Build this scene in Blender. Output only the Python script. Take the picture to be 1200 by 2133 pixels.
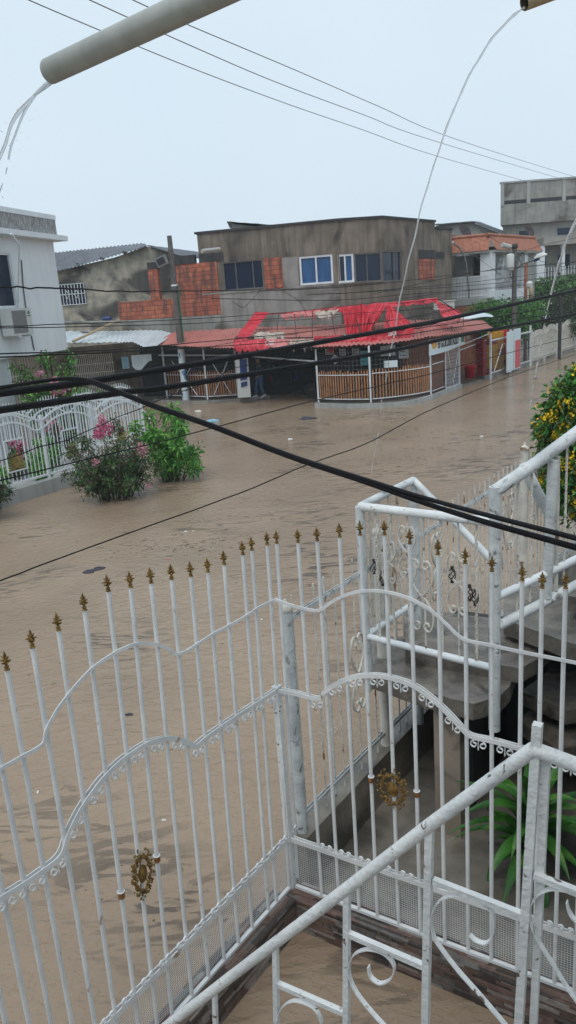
import bpy, bmesh, math, random
from mathutils import Vector, Matrix, noise
random.seed(7)
PI = math.pi
sc = bpy.context.scene
for o in list(bpy.data.objects): bpy.data.objects.remove(o, do_unlink=True)
C = sc.collection

# ------------------------------------------------------------------ camera
F, CX, CY, EYE = 1602.0, 600.0, 1066.5, 4.1
_dn = Vector((415.0, -5890.0, -F)).normalized()
_up = -_dn
_fw = Vector((0, 0, -1.0)); _Y = (_fw - _fw.dot(_up)*_up).normalized(); _X = _Y.cross(_up)
ROT = Matrix((_X, _Y, _up))
CAMP = Vector((0, 0, EYE))
cd = bpy.data.cameras.new('camera'); cam = bpy.data.objects.new('camera', cd); C.objects.link(cam)
cam.matrix_world = Matrix.Translation(CAMP) @ ROT.to_4x4()
cd.sensor_fit = 'VERTICAL'; cd.sensor_height = 24.0; cd.lens = F/2133.0*24.0
cd.clip_start = 0.05; cd.clip_end = 3000
sc.camera = cam
sc.render.resolution_x = 576; sc.render.resolution_y = 1024

# ------------------------------------------------------------------ sky, sun
SUN_EL, SUN_AZ = math.radians(62), math.radians(200)
w = bpy.data.worlds.new("World"); sc.world = w; w.use_nodes = True
wn = w.node_tree; bg = wn.nodes['Background']
sky = wn.nodes.new('ShaderNodeTexSky'); sky.sky_type = 'NISHITA'; sky.sun_disc = False
sky.sun_elevation = SUN_EL; sky.sun_rotation = SUN_AZ; sky.dust_density = 6; sky.air_density = 1.2
tcw = wn.nodes.new('ShaderNodeTexCoord')
nzw = wn.nodes.new('ShaderNodeTexNoise'); nzw.inputs['Scale'].default_value = 1.6; nzw.inputs['Detail'].default_value = 4
crw = wn.nodes.new('ShaderNodeValToRGB')
crw.color_ramp.elements[0].position = .3; crw.color_ramp.elements[0].color = (7.0, 8.55, 9.75, 1)
crw.color_ramp.elements[1].position = .75; crw.color_ramp.elements[1].color = (7.9, 9.1, 10.1, 1)
mxw = wn.nodes.new('ShaderNodeMix'); mxw.data_type = 'RGBA'; mxw.inputs[0].default_value = .93
wn.links.new(tcw.outputs['Generated'], nzw.inputs['Vector']); wn.links.new(nzw.outputs['Fac'], crw.inputs['Fac'])
wn.links.new(sky.outputs['Color'], mxw.inputs[6]); wn.links.new(crw.outputs['Color'], mxw.inputs[7])
wn.links.new(mxw.outputs[2], bg.inputs['Color']); bg.inputs['Strength'].default_value = 0.1
sl = bpy.data.lights.new('sun', 'SUN'); so = bpy.data.objects.new('sun', sl); C.objects.link(so)
sl.energy = 1.4; sl.angle = math.radians(35); sl.color = (1, .97, .93)
so.rotation_euler = (math.radians(90)-SUN_EL, 0, math.radians(180)-SUN_AZ)
sc.view_settings.view_transform = 'Standard'; sc.view_settings.look = 'None'
sc.view_settings.exposure = 0; sc.view_settings.gamma = 1
sc.render.engine = 'CYCLES'

# ------------------------------------------------------------------ pixel -> world helpers
def ray(px, py): return (ROT @ Vector((px-CX, -(py-CY), -F))).normalized()
def G(px, py, z=0.0):
    r = ray(px, py); return CAMP + r*((z-EYE)/r.z)
def D(px, py, d):
    r = ray(px, py); return CAMP + r*(d/math.hypot(r.x, r.y))
def proj(p):
    v = ROT.transposed() @ (Vector(p)-CAMP); return CX+F*v.x/-v.z, CY-F*v.y/-v.z
def HZ(py, x, y):
    lo, hi = -3.0, 20.0
    for _ in range(50):
        m = (lo+hi)/2
        if proj((x, y, m))[1] > py: lo = m
        else: hi = m
    return lo
class Plane:
    """vertical plane through a in direction e (degrees or point b); n points toward the camera side"""
    def __init__(s, a, b=None, ang=None):
        s.a = Vector((a[0], a[1], 0))
        if b is not None: s.e = (Vector((b[0], b[1], 0))-s.a).normalized()
        else: s.e = Vector((math.cos(math.radians(ang)), math.sin(math.radians(ang)), 0))
        s.n = Vector((s.e.y, -s.e.x, 0))
        if s.n.dot(-s.a) < 0: s.n = -s.n
    def hit(s, px, py):
        r = ray(px, py); t = s.n.dot(s.a-Vector((0, 0, 0)))/s.n.dot(r)
        p = CAMP + r*t; return (p-s.a).dot(s.e), p.z
    def P(s, u, z, o=0.0):
        p = s.a + s.e*u + s.n*o; return Vector((p.x, p.y, z))
    def px(s, px, py, o=0.0):
        u, z = s.hit(px, py); return s.P(u, z, o)

# ------------------------------------------------------------------ mesh builder
class MB:
    def __init__(s): s.v = []; s.f = []; s.sm = []
    def add(s, vs, fs, smooth=False):
        b = len(s.v); s.v += [Vector(v) for v in vs]
        for f in fs: s.f.append([b+i for i in f]); s.sm.append(smooth)
        return s
    def hexa(s, c8):
        return s.add(c8, [(0,3,2,1),(4,5,6,7),(0,1,5,4),(1,2,6,5),(2,3,7,6),(3,0,4,7)])
    def box(s, c, sz, ex=Vector((1,0,0)), ey=None, ez=None):
        ex = Vector(ex).normalized(); ez = Vector(ez or (0,0,1)); ey = Vector(ey) if ey else ez.cross(ex)
        c = Vector(c); x, y, z = ex*sz[0]/2, ey*sz[1]/2, ez*sz[2]/2
        return s.hexa([c-x-y-z, c+x-y-z, c+x+y-z, c-x+y-z, c-x-y+z, c+x-y+z, c+x+y+z, c-x+y+z])
    def pbox(s, pl, u0, u1, z0, z1, o0, o1):
        return s.hexa([pl.P(u0,z0,o0), pl.P(u1,z0,o0), pl.P(u1,z0,o1), pl.P(u0,z0,o1),
                       pl.P(u0,z1,o0), pl.P(u1,z1,o0), pl.P(u1,z1,o1), pl.P(u0,z1,o1)])
    def tube(s, pts, r, n=8, cap=True, twist=None):
        pts = [Vector(p) for p in pts]; m = len(pts)
        rr = r if isinstance(r, (list, tuple)) else [r]*m
        t = (pts[1]-pts[0]).normalized()
        a = Vector((0,0,1)) if abs(t.z) < .9 else Vector((1,0,0))
        nx = t.cross(a).normalized(); vs = []
        for i, p in enumerate(pts):
            t = (pts[min(i+1,m-1)]-pts[max(i-1,0)]).normalized()
            nx = (nx - t*nx.dot(t)).normalized(); ny = t.cross(nx)
            tw = twist*i if twist else 0
            for k in range(n):
                an = 2*PI*k/n + tw + (PI/4 if n == 4 else 0)
                vs.append(p + (nx*math.cos(an)+ny*math.sin(an))*rr[i])
        fs = []
        for i in range(m-1):
            for k in range(n):
                k2 = (k+1) % n; fs.append((i*n+k, i*n+k2, (i+1)*n+k2, (i+1)*n+k))
        s.add(vs, fs, n > 4)
        if cap: s.add(vs[:n], [tuple(range(n))[::-1]]); s.add(vs[-n:], [tuple(range(n))])
        return s
    def bar(s, pts, nrm, wd, th):
        """flat bar: wd measured in the plane across the path, th along nrm"""
        pts = [Vector(p) for p in pts]; nrm = Vector(nrm).normalized(); m = len(pts); vs = []
        for i, p in enumerate(pts):
            t = (pts[min(i+1,m-1)]-pts[max(i-1,0)]).normalized(); c = nrm.cross(t).normalized()
            for a, b in ((-1,-1),(1,-1),(1,1),(-1,1)): vs.append(p + c*a*wd/2 + nrm*b*th/2)
        fs = []
        for i in range(m-1):
            for k in range(4):
                k2 = (k+1) % 4; fs.append((i*4+k, i*4+k2, (i+1)*4+k2, (i+1)*4+k))
        fs += [(3,2,1,0), tuple(4*(m-1)+k for k in range(4))]
        return s.add(vs, fs)
    def lathe(s, base, prof, n=10, ax=Vector((0,0,1))):
        base = Vector(base); ax = Vector(ax).normalized()
        a = Vector((1,0,0)) if abs(ax.x) < .9 else Vector((0,1,0))
        nx = ax.cross(a).normalized(); ny = ax.cross(nx); vs = []
        for r, h in prof:
            for k in range(n):
                an = 2*PI*k/n; vs.append(base + ax*h + (nx*math.cos(an)+ny*math.sin(an))*r)
        fs = []
        for i in range(len(prof)-1):
            for k in range(n):
                k2 = (k+1) % n; fs.append((i*n+k, i*n+k2, (i+1)*n+k2, (i+1)*n+k))
        return s.add(vs, fs, True)
    def poly(s, pts, d):
        """polygon pts extruded by vector d"""
        pts = [Vector(p) for p in pts]; n = len(pts); d = Vector(d)
        return s.add(pts+[p+d for p in pts], [tuple(range(n)), tuple(range(2*n-1, n-1, -1))] +
                     [(i, (i+1) % n, (i+1) % n+n, i+n) for i in range(n)])
    def grid(s, fn, nu, nv, smooth=True, th=0):
        vs = [fn(i/nu, j/nv) for j in range(nv+1) for i in range(nu+1)]
        fs = [(j*(nu+1)+i, j*(nu+1)+i+1, (j+1)*(nu+1)+i+1, (j+1)*(nu+1)+i) for j in range(nv) for i in range(nu)]
        return s.add(vs, fs, smooth)
    def build(s, name, mat, parent=None, label=None):
        org = WL.get(parent.name, Vector()) if parent else Vector()
        me = bpy.data.meshes.new(name); me.from_pydata([v-org for v in s.v], [], s.f)
        me.polygons.foreach_set('use_smooth', s.sm)
        if isinstance(mat, (list, tuple)):
            for x in mat: me.materials.append(x)
            me.polygons.foreach_set('material_index', [random.Random((i//6)*7+3).randrange(len(mat)) for i in range(len(me.polygons))])
        else: me.materials.append(mat)
        me.update()
        bm = bmesh.new(); bm.from_mesh(me); bmesh.ops.recalc_face_normals(bm, faces=bm.faces); bm.to_mesh(me); bm.free()
        o = bpy.data.objects.new(name, me); C.objects.link(o)
        if parent: o.parent = parent; WL[o.name] = org
        if label: o['label'] = label
        return o
WL = {}
def tag(o, label, cat=None, group=None, kind=None):
    o['label'] = label
    if cat: o['category'] = cat
    if group: o['group'] = group
    if kind: o['kind'] = kind
    return o
def thing(name, loc, label, cat, group=None):
    o = bpy.data.objects.new(name, None); o.empty_display_size = .1; C.objects.link(o)
    o.location = loc; WL[o.name] = Vector(loc); return tag(o, label, cat, group)
def solo(mb, name, mat, label, cat, group=None, kind=None, loc=None):
    """a thing that is one mesh, with its origin at its own base"""
    if loc is None:
        lo = Vector((min(v.x for v in mb.v), min(v.y for v in mb.v), min(v.z for v in mb.v)))
        hi = Vector((max(v.x for v in mb.v), max(v.y for v in mb.v), 0)); loc = Vector(((lo.x+hi.x)/2, (lo.y+hi.y)/2, lo.z))
    loc = Vector(loc)
    for v in mb.v: v -= loc
    o = mb.build(name, mat); o.location = loc; WL[o.name] = loc
    return tag(o, label, cat, group, kind)
def copy_tree(src, loc, label, group=None):
    c = src.copy(); C.objects.link(c); c.location = loc; c['label'] = label
    if group: c['group'] = group
    for ch in list(src.children):
        d = ch.copy(); C.objects.link(d); d.parent = c
        for g in list(ch.children):
            h = g.copy(); C.objects.link(h); h.parent = d
    WL[c.name] = Vector(loc); return c
def struct(o): o['kind'] = 'structure'; return o

# ------------------------------------------------------------------ materials
def mat(name, c1, c2=None, scale=3.0, rough=.6, bump=0.0, bscale=None, streak=0.0, c3=None, s3=.5, t3=.55, metal=0, detail=6,
        contrast=(.35, .65), stretch=(1,1,1), spec=.4, s3stretch=(1,1,1), w3=.08, coat=0):
    m = bpy.data.materials.new(name); m.use_nodes = True; nt = m.node_tree; N = nt.nodes; L = nt.links
    b = N['Principled BSDF']; b.inputs['Roughness'].default_value = rough; b.inputs['Metallic'].default_value = metal
    b.inputs['Specular IOR Level'].default_value = spec
    if coat: b.inputs['Coat Weight'].default_value = coat; b.inputs['Coat Roughness'].default_value = .15
    if c2 is None: c2 = tuple(x*.85 for x in c1)
    geo = N.new('ShaderNodeNewGeometry')
    def noisen(sc_, st, det=detail, dist=0):
        mp = N.new('ShaderNodeMapping'); mp.inputs['Scale'].default_value = st; L.new(geo.outputs['Position'], mp.inputs['Vector'])
        nz = N.new('ShaderNodeTexNoise'); nz.inputs['Scale'].default_value = sc_; nz.inputs['Detail'].default_value = det
        nz.inputs['Distortion'].default_value = dist
        L.new(mp.outputs['Vector'], nz.inputs['Vector']); return nz.outputs['Fac']
    def ramp(fac, a, b_, ca, cb):
        r = N.new('ShaderNodeValToRGB'); r.color_ramp.elements[0].position = a; r.color_ramp.elements[1].position = b_
        r.color_ramp.elements[0].color = (*ca, 1); r.color_ramp.elements[1].color = (*cb, 1); L.new(fac, r.inputs['Fac']); return r.outputs['Color']
    n1 = noisen(scale, stretch)
    col = ramp(n1, contrast[0], contrast[1], c1, c2)
    def mix(fac, a, b_):
        x = N.new('ShaderNodeMix'); x.data_type = 'RGBA'; L.new(fac, x.inputs[0]); L.new(a, x.inputs[6])
        if isinstance(b_, tuple): x.inputs[7].default_value = (*b_, 1)
        else: L.new(b_, x.inputs[7])
        return x.outputs[2]
    if c3 is not None:
        f = ramp(noisen(s3, s3stretch, 7, .6), t3, t3+w3, (0,0,0), (1,1,1)); col = mix(f, col, c3)
    if streak:
        f = ramp(noisen(5, (1,1,.09), 5), .45, .75, (0,0,0), (streak,)*3); col = mix(f, col, tuple(x*.35 for x in c1))
    L.new(col, b.inputs['Base Color'])
    if bump:
        bp = N.new('ShaderNodeBump'); bp.inputs['Strength'].default_value = bump; bp.inputs['Distance'].default_value = .02
        L.new(noisen(bscale or scale*6, (1,1,1), 4), bp.inputs['Height']); L.new(bp.outputs['Normal'], b.inputs['Normal'])
    return m
def brick_mat(name, e, cols, mortar, bw, bh, msz=.012, rough=.75, stain=None, bump=.5, freq=2, offset=.5, st=.5, stw=.1):
    m = bpy.data.materials.new(name); m.use_nodes = True; nt = m.node_tree; N = nt.nodes; L = nt.links
    b = N['Principled BSDF']; b.inputs['Roughness'].default_value = rough
    geo = N.new('ShaderNodeNewGeometry'); dt = N.new('ShaderNodeVectorMath'); dt.operation = 'DOT_PRODUCT'
    dt.inputs[1].default_value = e; L.new(geo.outputs['Position'], dt.inputs[0])
    sx = N.new('ShaderNodeSeparateXYZ'); L.new(geo.outputs['Position'], sx.inputs[0])
    cb = N.new('ShaderNodeCombineXYZ'); L.new(dt.outputs['Value'], cb.inputs[0]); L.new(sx.outputs['Z'], cb.inputs[1])
    br = N.new('ShaderNodeTexBrick'); L.new(cb.outputs[0], br.inputs['Vector']); br.offset = offset; br.offset_frequency = freq
    br.inputs['Color1'].default_value = (*cols[0],1); br.inputs['Color2'].default_value = (*cols[1],1); br.inputs['Mortar'].default_value = (*mortar,1)
    br.inputs['Scale'].default_value = 1; br.inputs['Mortar Size'].default_value = msz; br.inputs['Brick Width'].default_value = bw; br.inputs['Row Height'].default_value = bh
    br.inputs['Mortar Smooth'].default_value = .3
    nz = N.new('ShaderNodeTexNoise'); nz.inputs['Scale'].default_value = 5; nz.inputs['Detail'].default_value = 8
    mp = N.new('ShaderNodeMapping'); mp.inputs['Scale'].default_value = (1,1,.16); L.new(geo.outputs['Position'], mp.inputs['Vector']); L.new(mp.outputs[0], nz.inputs['Vector'])
    r = N.new('ShaderNodeValToRGB'); r.color_ramp.elements[0].position = st; r.color_ramp.elements[1].position = st+stw
    r.color_ramp.elements[0].color = (0,0,0,1); r.color_ramp.elements[1].color = (.75,.75,.75,1); L.new(nz.outputs['Fac'], r.inputs['Fac'])
    x = N.new('ShaderNodeMix'); x.data_type = 'RGBA'; L.new(r.outputs['Color'], x.inputs[0]); L.new(br.outputs['Color'], x.inputs[6])
    x.inputs[7].default_value = (*(stain or tuple(c*.35 for c in cols[0])), 1); L.new(x.outputs[2], b.inputs['Base Color'])
    bp = N.new('ShaderNodeBump'); bp.inputs['Strength'].default_value = bump; bp.inputs['Distance'].default_value = .02
    L.new(br.outputs['Fac'], bp.inputs['Height']); bp.invert = True; L.new(bp.outputs['Normal'], b.inputs['Normal'])
    return m
def water_mat():
    m = bpy.data.materials.new('muddy_water'); m.use_nodes = True; nt = m.node_tree; N = nt.nodes; L = nt.links
    b = N['Principled BSDF']; b.inputs['IOR'].default_value = 1.33; b.inputs['Roughness'].default_value = .12; b.inputs['Specular IOR Level'].default_value = .5
    geo = N.new('ShaderNodeNewGeometry')
    def nz(s, st=(1,1,1), det=6, dist=0):
        mp = N.new('ShaderNodeMapping'); mp.inputs['Scale'].default_value = st; mp.inputs['Rotation'].default_value = (0,0,math.radians(-20))
        L.new(geo.outputs['Position'], mp.inputs['Vector']); t = N.new('ShaderNodeTexNoise')
        t.inputs['Scale'].default_value = s; t.inputs['Detail'].default_value = det; t.inputs['Distortion'].default_value = dist
        L.new(mp.outputs[0], t.inputs['Vector']); return t.outputs['Fac']
    def ramp(f, a, c, ca, cc):
        r = N.new('ShaderNodeValToRGB'); r.color_ramp.elements[0].position = a; r.color_ramp.elements[1].position = c
        r.color_ramp.elements[0].color = (*ca,1); r.color_ramp.elements[1].color = (*cc,1); L.new(f, r.inputs['Fac']); return r.outputs['Color']
    base = ramp(nz(.35), .3, .7, (.36,.268,.190), (.265,.196,.138))
    patch = ramp(nz(.30, (1,1,1), 4), .50, .62, (0,0,0), (1,1,1))
    fine = ramp(nz(3.2, (.45,1.7,1), 12, 1.6), .52, .585, (0,0,0), (.8,.8,.8))
    mu = N.new('ShaderNodeMath'); mu.operation = 'MULTIPLY'; L.new(patch, mu.inputs[0]); L.new(fine, mu.inputs[1])
    x = N.new('ShaderNodeMix'); x.data_type = 'RGBA'; L.new(mu.outputs[0], x.inputs[0]); L.new(base, x.inputs[6]); x.inputs[7].default_value = (.075,.062,.052,1)
    L.new(x.outputs[2], b.inputs['Base Color'])
    vo = N.new('ShaderNodeTexVoronoi'); vo.inputs['Scale'].default_value = 30; L.new(geo.outputs['Position'], vo.inputs['Vector'])
    dr = ramp(vo.outputs['Distance'], 0.02, .3, (1,1,1), (0,0,0))
    ad = N.new('ShaderNodeMath'); ad.operation = 'MULTIPLY_ADD'; ad.inputs[1].default_value = .16; L.new(dr, ad.inputs[0]); L.new(nz(7, (.8,1.3,1), 9, 1.2), ad.inputs[2])
    bp = N.new('ShaderNodeBump'); bp.inputs['Strength'].default_value = .8; bp.inputs['Distance'].default_value = .03
    L.new(ad.outputs[0], bp.inputs['Height']); L.new(bp.outputs['Normal'], b.inputs['Normal'])
    return m
def glassy(name, c, rough=.08):
    m = mat(name, c, c, rough=rough, spec=.35); return m
def leafmat(name, a, b_): return mat(name, a, b_, scale=9, rough=.38, contrast=(.3,.7), spec=.5)

M = {}
M['white'] = mat('white_paint_metal', (.78,.79,.79), (.66,.675,.68), 6, .35, bump=.15, c3=(.36,.27,.19), s3=11, t3=.665, w3=.07, spec=.5)
M['white_worn'] = mat('worn_white_paint', (.80,.81,.80), (.66,.68,.68), 8, .38, bump=.4, c3=(.15,.115,.09), s3=24, t3=.65, w3=.05, spec=.5)
M['white_old'] = mat('old_cream_paint_with_rust', (.70,.67,.60), (.52,.50,.46), 7, .5, bump=.3, c3=(.22,.13,.07), s3=8, t3=.6, w3=.08)
M['white_grey'] = mat('greyed_white_paint', (.66,.69,.69), (.46,.49,.50), 7, .45, bump=.35, c3=(.17,.17,.17), s3=10, t3=.58, w3=.1)
M['gold'] = mat('tarnished_gold_paint', (.33,.20,.05), (.12,.07,.025), 60, .45, metal=.35, bump=.3)
M['goldb'] = mat('rusty_gold_collar', (.36,.17,.05), (.18,.07,.03), 40, .5, metal=.2)
M['black'] = mat('black_cable_rubber', (.010,.010,.012), (.014,.014,.016), 8, .6, spec=.12)
M['greywire'] = mat('aged_grey_wire', (.16,.16,.15), (.11,.11,.11), 8, .5)
M['iron'] = mat('black_wrought_iron', (.02,.02,.025), (.035,.03,.03), 20, .5)
M['conc'] = mat('weathered_grey_concrete', (.23,.195,.155), (.135,.114,.092), 1.2, .8, bump=.3, streak=.92, c3=(.04,.037,.034), s3=.8, t3=.56, w3=.14, s3stretch=(1,1,.5))
M['conc_light'] = mat('unpainted_light_concrete_render', (.33,.325,.30), (.25,.245,.225), 1.5, .8, bump=.2, streak=.55, c3=(.12,.105,.09), s3=.55, t3=.53, w3=.12)
M['conc_dark'] = mat('blackened_damp_concrete_and_shade', (.055,.055,.055), (.03,.03,.03), 3, .7, bump=.4, streak=.5)  # on the walls under the stairs this dark tone stands for shade
M['conc_wet'] = mat('wet_dark_concrete', (.22,.195,.165), (.11,.097,.085), 7, .3, bump=.35, c3=(.075,.065,.056), s3=4.5, t3=.57, w3=.10, detail=12)
M['old_wall'] = mat('mouldy_plaster', (.44,.40,.32), (.24,.23,.20), 2.8, .9, bump=.6, streak=.35, c3=(.075,.073,.068), s3=.42, t3=.52, w3=.10, detail=12, s3stretch=(1,1,1.6))
M['coping'] = mat('black_coping', (.03,.032,.036), (.05,.05,.055), 4, .7)
M['wall_white'] = mat('white_house_paint', (.72,.76,.78), (.66,.70,.73), .8, .6, bump=.05, streak=.12)
M['wall_grey'] = mat('light_grey_render', (.40,.41,.40), (.31,.32,.31), 1.0, .75, streak=.4, c3=(.21,.21,.20), s3=.5, t3=.58, w3=.1)
M['wall_beige'] = mat('grey_beige_render', (.36,.34,.31), (.28,.265,.24), 1.2, .75, streak=.3)
M['pebble'] = mat('rough_grey_stucco', (.40,.40,.39), (.16,.16,.16), 14, .9, bump=1.0, bscale=30, stretch=(1,1,.4))
M['red_roof'] = mat('faded_red_sheet_metal', (.52,.205,.18), (.43,.155,.135), 1.6, .4, c3=(.33,.12,.105), s3=.7, t3=.58, w3=.15, s3stretch=(1,1,1))
M['grey_roof'] = mat('dark_fibre_cement_roof', (.13,.14,.16), (.085,.09,.105), 2, .5, bump=.2)
M['light_roof'] = mat('bare_zinc_sheet', (.62,.68,.71), (.50,.56,.60), .8, .35)
M['red_cloth'] = mat('red_vinyl_cloth', (.62,.045,.065), (.44,.02,.035), 3, .35)
M['pink_cloth'] = mat('washed_red_vinyl', (.60,.20,.19), (.45,.14,.13), 3, .45)
M['cream_cloth'] = mat('torn_cream_cloth', (.50,.44,.36), (.35,.28,.24), 5, .7)
M['rust'] = mat('dark_rusty_frame', (.06,.04,.04), (.03,.025,.025), 6, .6)
M['wood'] = mat('varnished_slat_wood', (.66,.31,.13), (.46,.19,.075), 4, .45, stretch=(6,6,.6), c3=(.13,.05,.03), s3=5, t3=.6, s3stretch=(3,3,.4))
M['wood_dark'] = mat('dark_red_wood', (.34,.14,.07), (.22,.08,.045), 4, .5, stretch=(6,6,.5))
M['dark'] = mat('interior_shade_and_dark_parts', (.035,.036,.042), (.022,.022,.026), 1.5, .6)  # interior shade put into the colour; also serves small dark parts
M['floor'] = mat('shop_concrete_floor', (.14,.125,.11), (.09,.08,.07), 2, .35)
M['glass_dark'] = glassy('dark_window_glass', (.012,.022,.045), .1)
M['glass_blue'] = mat('blue_curtained_glass', (.03,.115,.27), (.02,.07,.18), 3, .2, stretch=(5,5,.3), spec=.4)
M['alu'] = mat('white_aluminium_frame', (.74,.77,.79), (.6,.64,.67), 3, .4)
M['sign_white'] = mat('white_sign_panel', (.62,.72,.76), (.58,.68,.72), 1, .35)
M['paper'] = mat('white_paper_poster', (.62,.66,.68), (.5,.54,.56), 8, .6)
M['teal'] = mat('teal_poster', (.04,.30,.34), (.12,.45,.47), 6, .5)
M['green'] = mat('green_paint', (.03,.16,.08), (.03,.12,.06), 6, .5)
M['yellow'] = mat('yellow_plastic', (.62,.33,.02), (.5,.25,.02), 4, .4)
M['red_plastic'] = mat('red_plastic', (.60,.02,.035), (.5,.015,.03), 4, .35)
M['crate_red'] = mat('dark_red_crate_plastic', (.30,.02,.03), (.2,.015,.02), 4, .4)
M['blue'] = mat('blue_fridge_panel', (.02,.05,.20), (.02,.04,.13), 3, .3)
M['text_dark'] = mat('dark_lettering', (.05,.035,.03), (.05,.035,.03), 3, .5)
M['text_white'] = mat('white_lettering', (.75,.7,.7), (.7,.66,.66), 3, .5)
M['pvc'] = mat('grey_pvc_pipe', (.44,.45,.41), (.37,.385,.35), 22, .42, stretch=(1,1,.3))
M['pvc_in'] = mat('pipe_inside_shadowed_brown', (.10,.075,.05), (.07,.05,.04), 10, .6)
M['pvc_tan'] = mat('tan_pipe', (.44,.34,.20), (.36,.27,.16), 10, .5)
M['pole'] = mat('concrete_pole', (.15,.135,.125), (.10,.092,.088), 6, .8, bump=.3, streak=.4)
M['pole_white'] = mat('white_painted_pole_base', (.60,.68,.71), (.5,.58,.62), 6, .6, c3=(.05,.14,.28), s3=3.2, t3=.56, w3=.05)
M['yard'] = mat('wet_yard_concrete', (.255,.23,.195), (.15,.13,.105), 4.2, .3, bump=.3, c3=(.085,.08,.07), s3=1.6, t3=.5, w3=.14)
M['pillar'] = mat('beige_render_pillar', (.34,.28,.22), (.25,.21,.17), 3, .55, bump=.2, c3=(.12,.10,.08), s3=3, t3=.58)
M['soil'] = mat('wet_dark_soil', (.04,.03,.022), (.025,.02,.015), 8, .5, bump=.8)
M['stem'] = mat('brown_stem', (.09,.06,.04), (.05,.035,.025), 8, .7)
M['leaf_dark'] = leafmat('dark_leaf', (.035,.075,.022), (.02,.042,.016))
M['leaf_mid'] = leafmat('mid_leaf', (.06,.13,.03), (.03,.07,.02))
M['leaf_olive'] = leafmat('olive_leaf', (.07,.085,.025), (.09,.05,.03))
M['leaf_green'] = leafmat('green_leaf', (.065,.27,.03), (.035,.16,.022))
M['leaf_bright'] = leafmat('bright_leaf', (.17,.42,.05), (.09,.27,.03))
M['leaf_drac'] = mat('strap_leaf', (.045,.17,.02), (.02,.085,.015), 5, .42, spec=.4, c3=(.10,.22,.04), s3=6, t3=.55)
M['leaf_hedge'] = leafmat('hedge_leaf', (.13,.30,.06), (.07,.17,.045))
M['pink'] = mat('pink_blossom', (.55,.07,.20), (.40,.04,.13), 12, .6)
M['palepink'] = mat('pale_pink_blossom', (.62,.28,.36), (.5,.2,.25), 12, .6)
M['yellow_fl'] = mat('yellow_blossom', (.85,.62,.02), (.72,.45,.01), 12, .6)
M['fan'] = mat('gold_painted_fan', (.32,.24,.07), (.2,.14,.05), 12, .5)
M['terracotta'] = mat('terracotta_tile', (.42,.17,.10), (.26,.10,.065), 9, .75, bump=.8, bscale=16, stretch=(1,1,.35))
M['jeans'] = mat('blue_denim', (.055,.13,.24), (.035,.08,.16), 9, .8)
M['shirt'] = mat('dark_shirt', (.05,.055,.065), (.035,.04,.05), 9, .8)
M['skin'] = mat('brown_skin', (.30,.17,.11), (.27,.15,.10), 9, .5)
M['hair'] = mat('black_hair', (.012,.01,.01), (.02,.016,.015), 30, .5)
M['shoe'] = mat('white_sneaker', (.6,.62,.65), (.5,.52,.55), 9, .5)
M['bag'] = mat('dark_plastic_bag', (.035,.035,.05), (.05,.05,.07), 9, .3, bump=.8)
M['bluebag'] = mat('pale_blue_plastic', (.30,.50,.58), (.2,.38,.5), 9, .35)
M['foam'] = mat('white_foam_scrap', (.7,.7,.68), (.6,.6,.58), 9, .6)
M['fleck'] = mat('floating_twigs', (.05,.038,.03), (.10,.075,.05), 9, .7)
M['petal'] = mat('fallen_yellow_petal', (.42,.28,.03), (.35,.2,.03), 9, .6)
M['ac'] = mat('air_conditioner_casing', (.55,.57,.55), (.5,.52,.5), 3, .5)
M['grille'] = mat('grey_fan_grille', (.25,.25,.24), (.16,.16,.16), 60, .6)
M['stone'] = None
def stream_mat():
    m = bpy.data.materials.new('falling_water'); m.use_nodes = True; b = m.node_tree.nodes['Principled BSDF']
    b.inputs['Base Color'].default_value = (.93,.96,.98,1); b.inputs['Roughness'].default_value = .06
    b.inputs['Transmission Weight'].default_value = .7; b.inputs['IOR'].default_value = 1.33; return m
M['stream'] = stream_mat()
M['water'] = water_mat()

# ================================================================== SETTING
m = MB(); m.grid(lambda a, b: Vector((-400+800*a, -60+860*b, 0)), 4, 4, False); wat = struct(m.build('flood_water', M['water']))
m = MB(); m.grid(lambda a, b: Vector((-600+1200*a, -200+1400*b, -.45)), 2, 2, False); struct(m.build('street_ground', M['soil']))

S_ANG = 54.0; T_ANG = -32.0
GL = Plane((-.15, 4.41), ang=S_ANG+180)     # street gate
GR = Plane((-.15, 4.41), ang=T_ANG)         # side fence
NS = Plane((-.09, 4.61), ang=S_ANG)         # neighbour's street fence
STONES = [mat('split_stone_brown', (.17,.115,.09), (.11,.075,.06), 20, .45, bump=.8), mat('split_stone_grey', (.20,.185,.17), (.12,.11,.105), 20, .45, bump=.8),
          mat('split_stone_pale', (.36,.32,.29), (.26,.22,.20), 20, .5, bump=.8), mat('split_stone_dark', (.085,.068,.06), (.05,.042,.04), 20, .45, bump=.8), mat('split_stone_rose', (.23,.15,.125), (.16,.10,.085), 20, .45, bump=.8)]

def curve2(pts, sub=4):
    """Catmull-Rom through points"""
    P = [Vector(p) for p in pts]; out = []
    for i in range(len(P)-1):
        a, b, c, d = P[max(i-1,0)], P[i], P[i+1], P[min(i+2, len(P)-1)]
        for k in range(sub):
            t = k/sub
            out.append(.5*((2*b)+(c-a)*t+(2*a-5*b+4*c-d)*t*t+(3*b-a-3*c+d)*t*t*t))
    out.append(P[-1]); return out
def interp(poly, u):
    for a, b in zip(poly, poly[1:]):
        if (a[0]-u)*(b[0]-u) <= 0 and a[0] != b[0]: return a[1]+(b[1]-a[1])*(u-a[0])/(b[0]-a[0])
    return poly[0][1] if abs(u-poly[0][0]) < abs(u-poly[-1][0]) else poly[-1][1]

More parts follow.
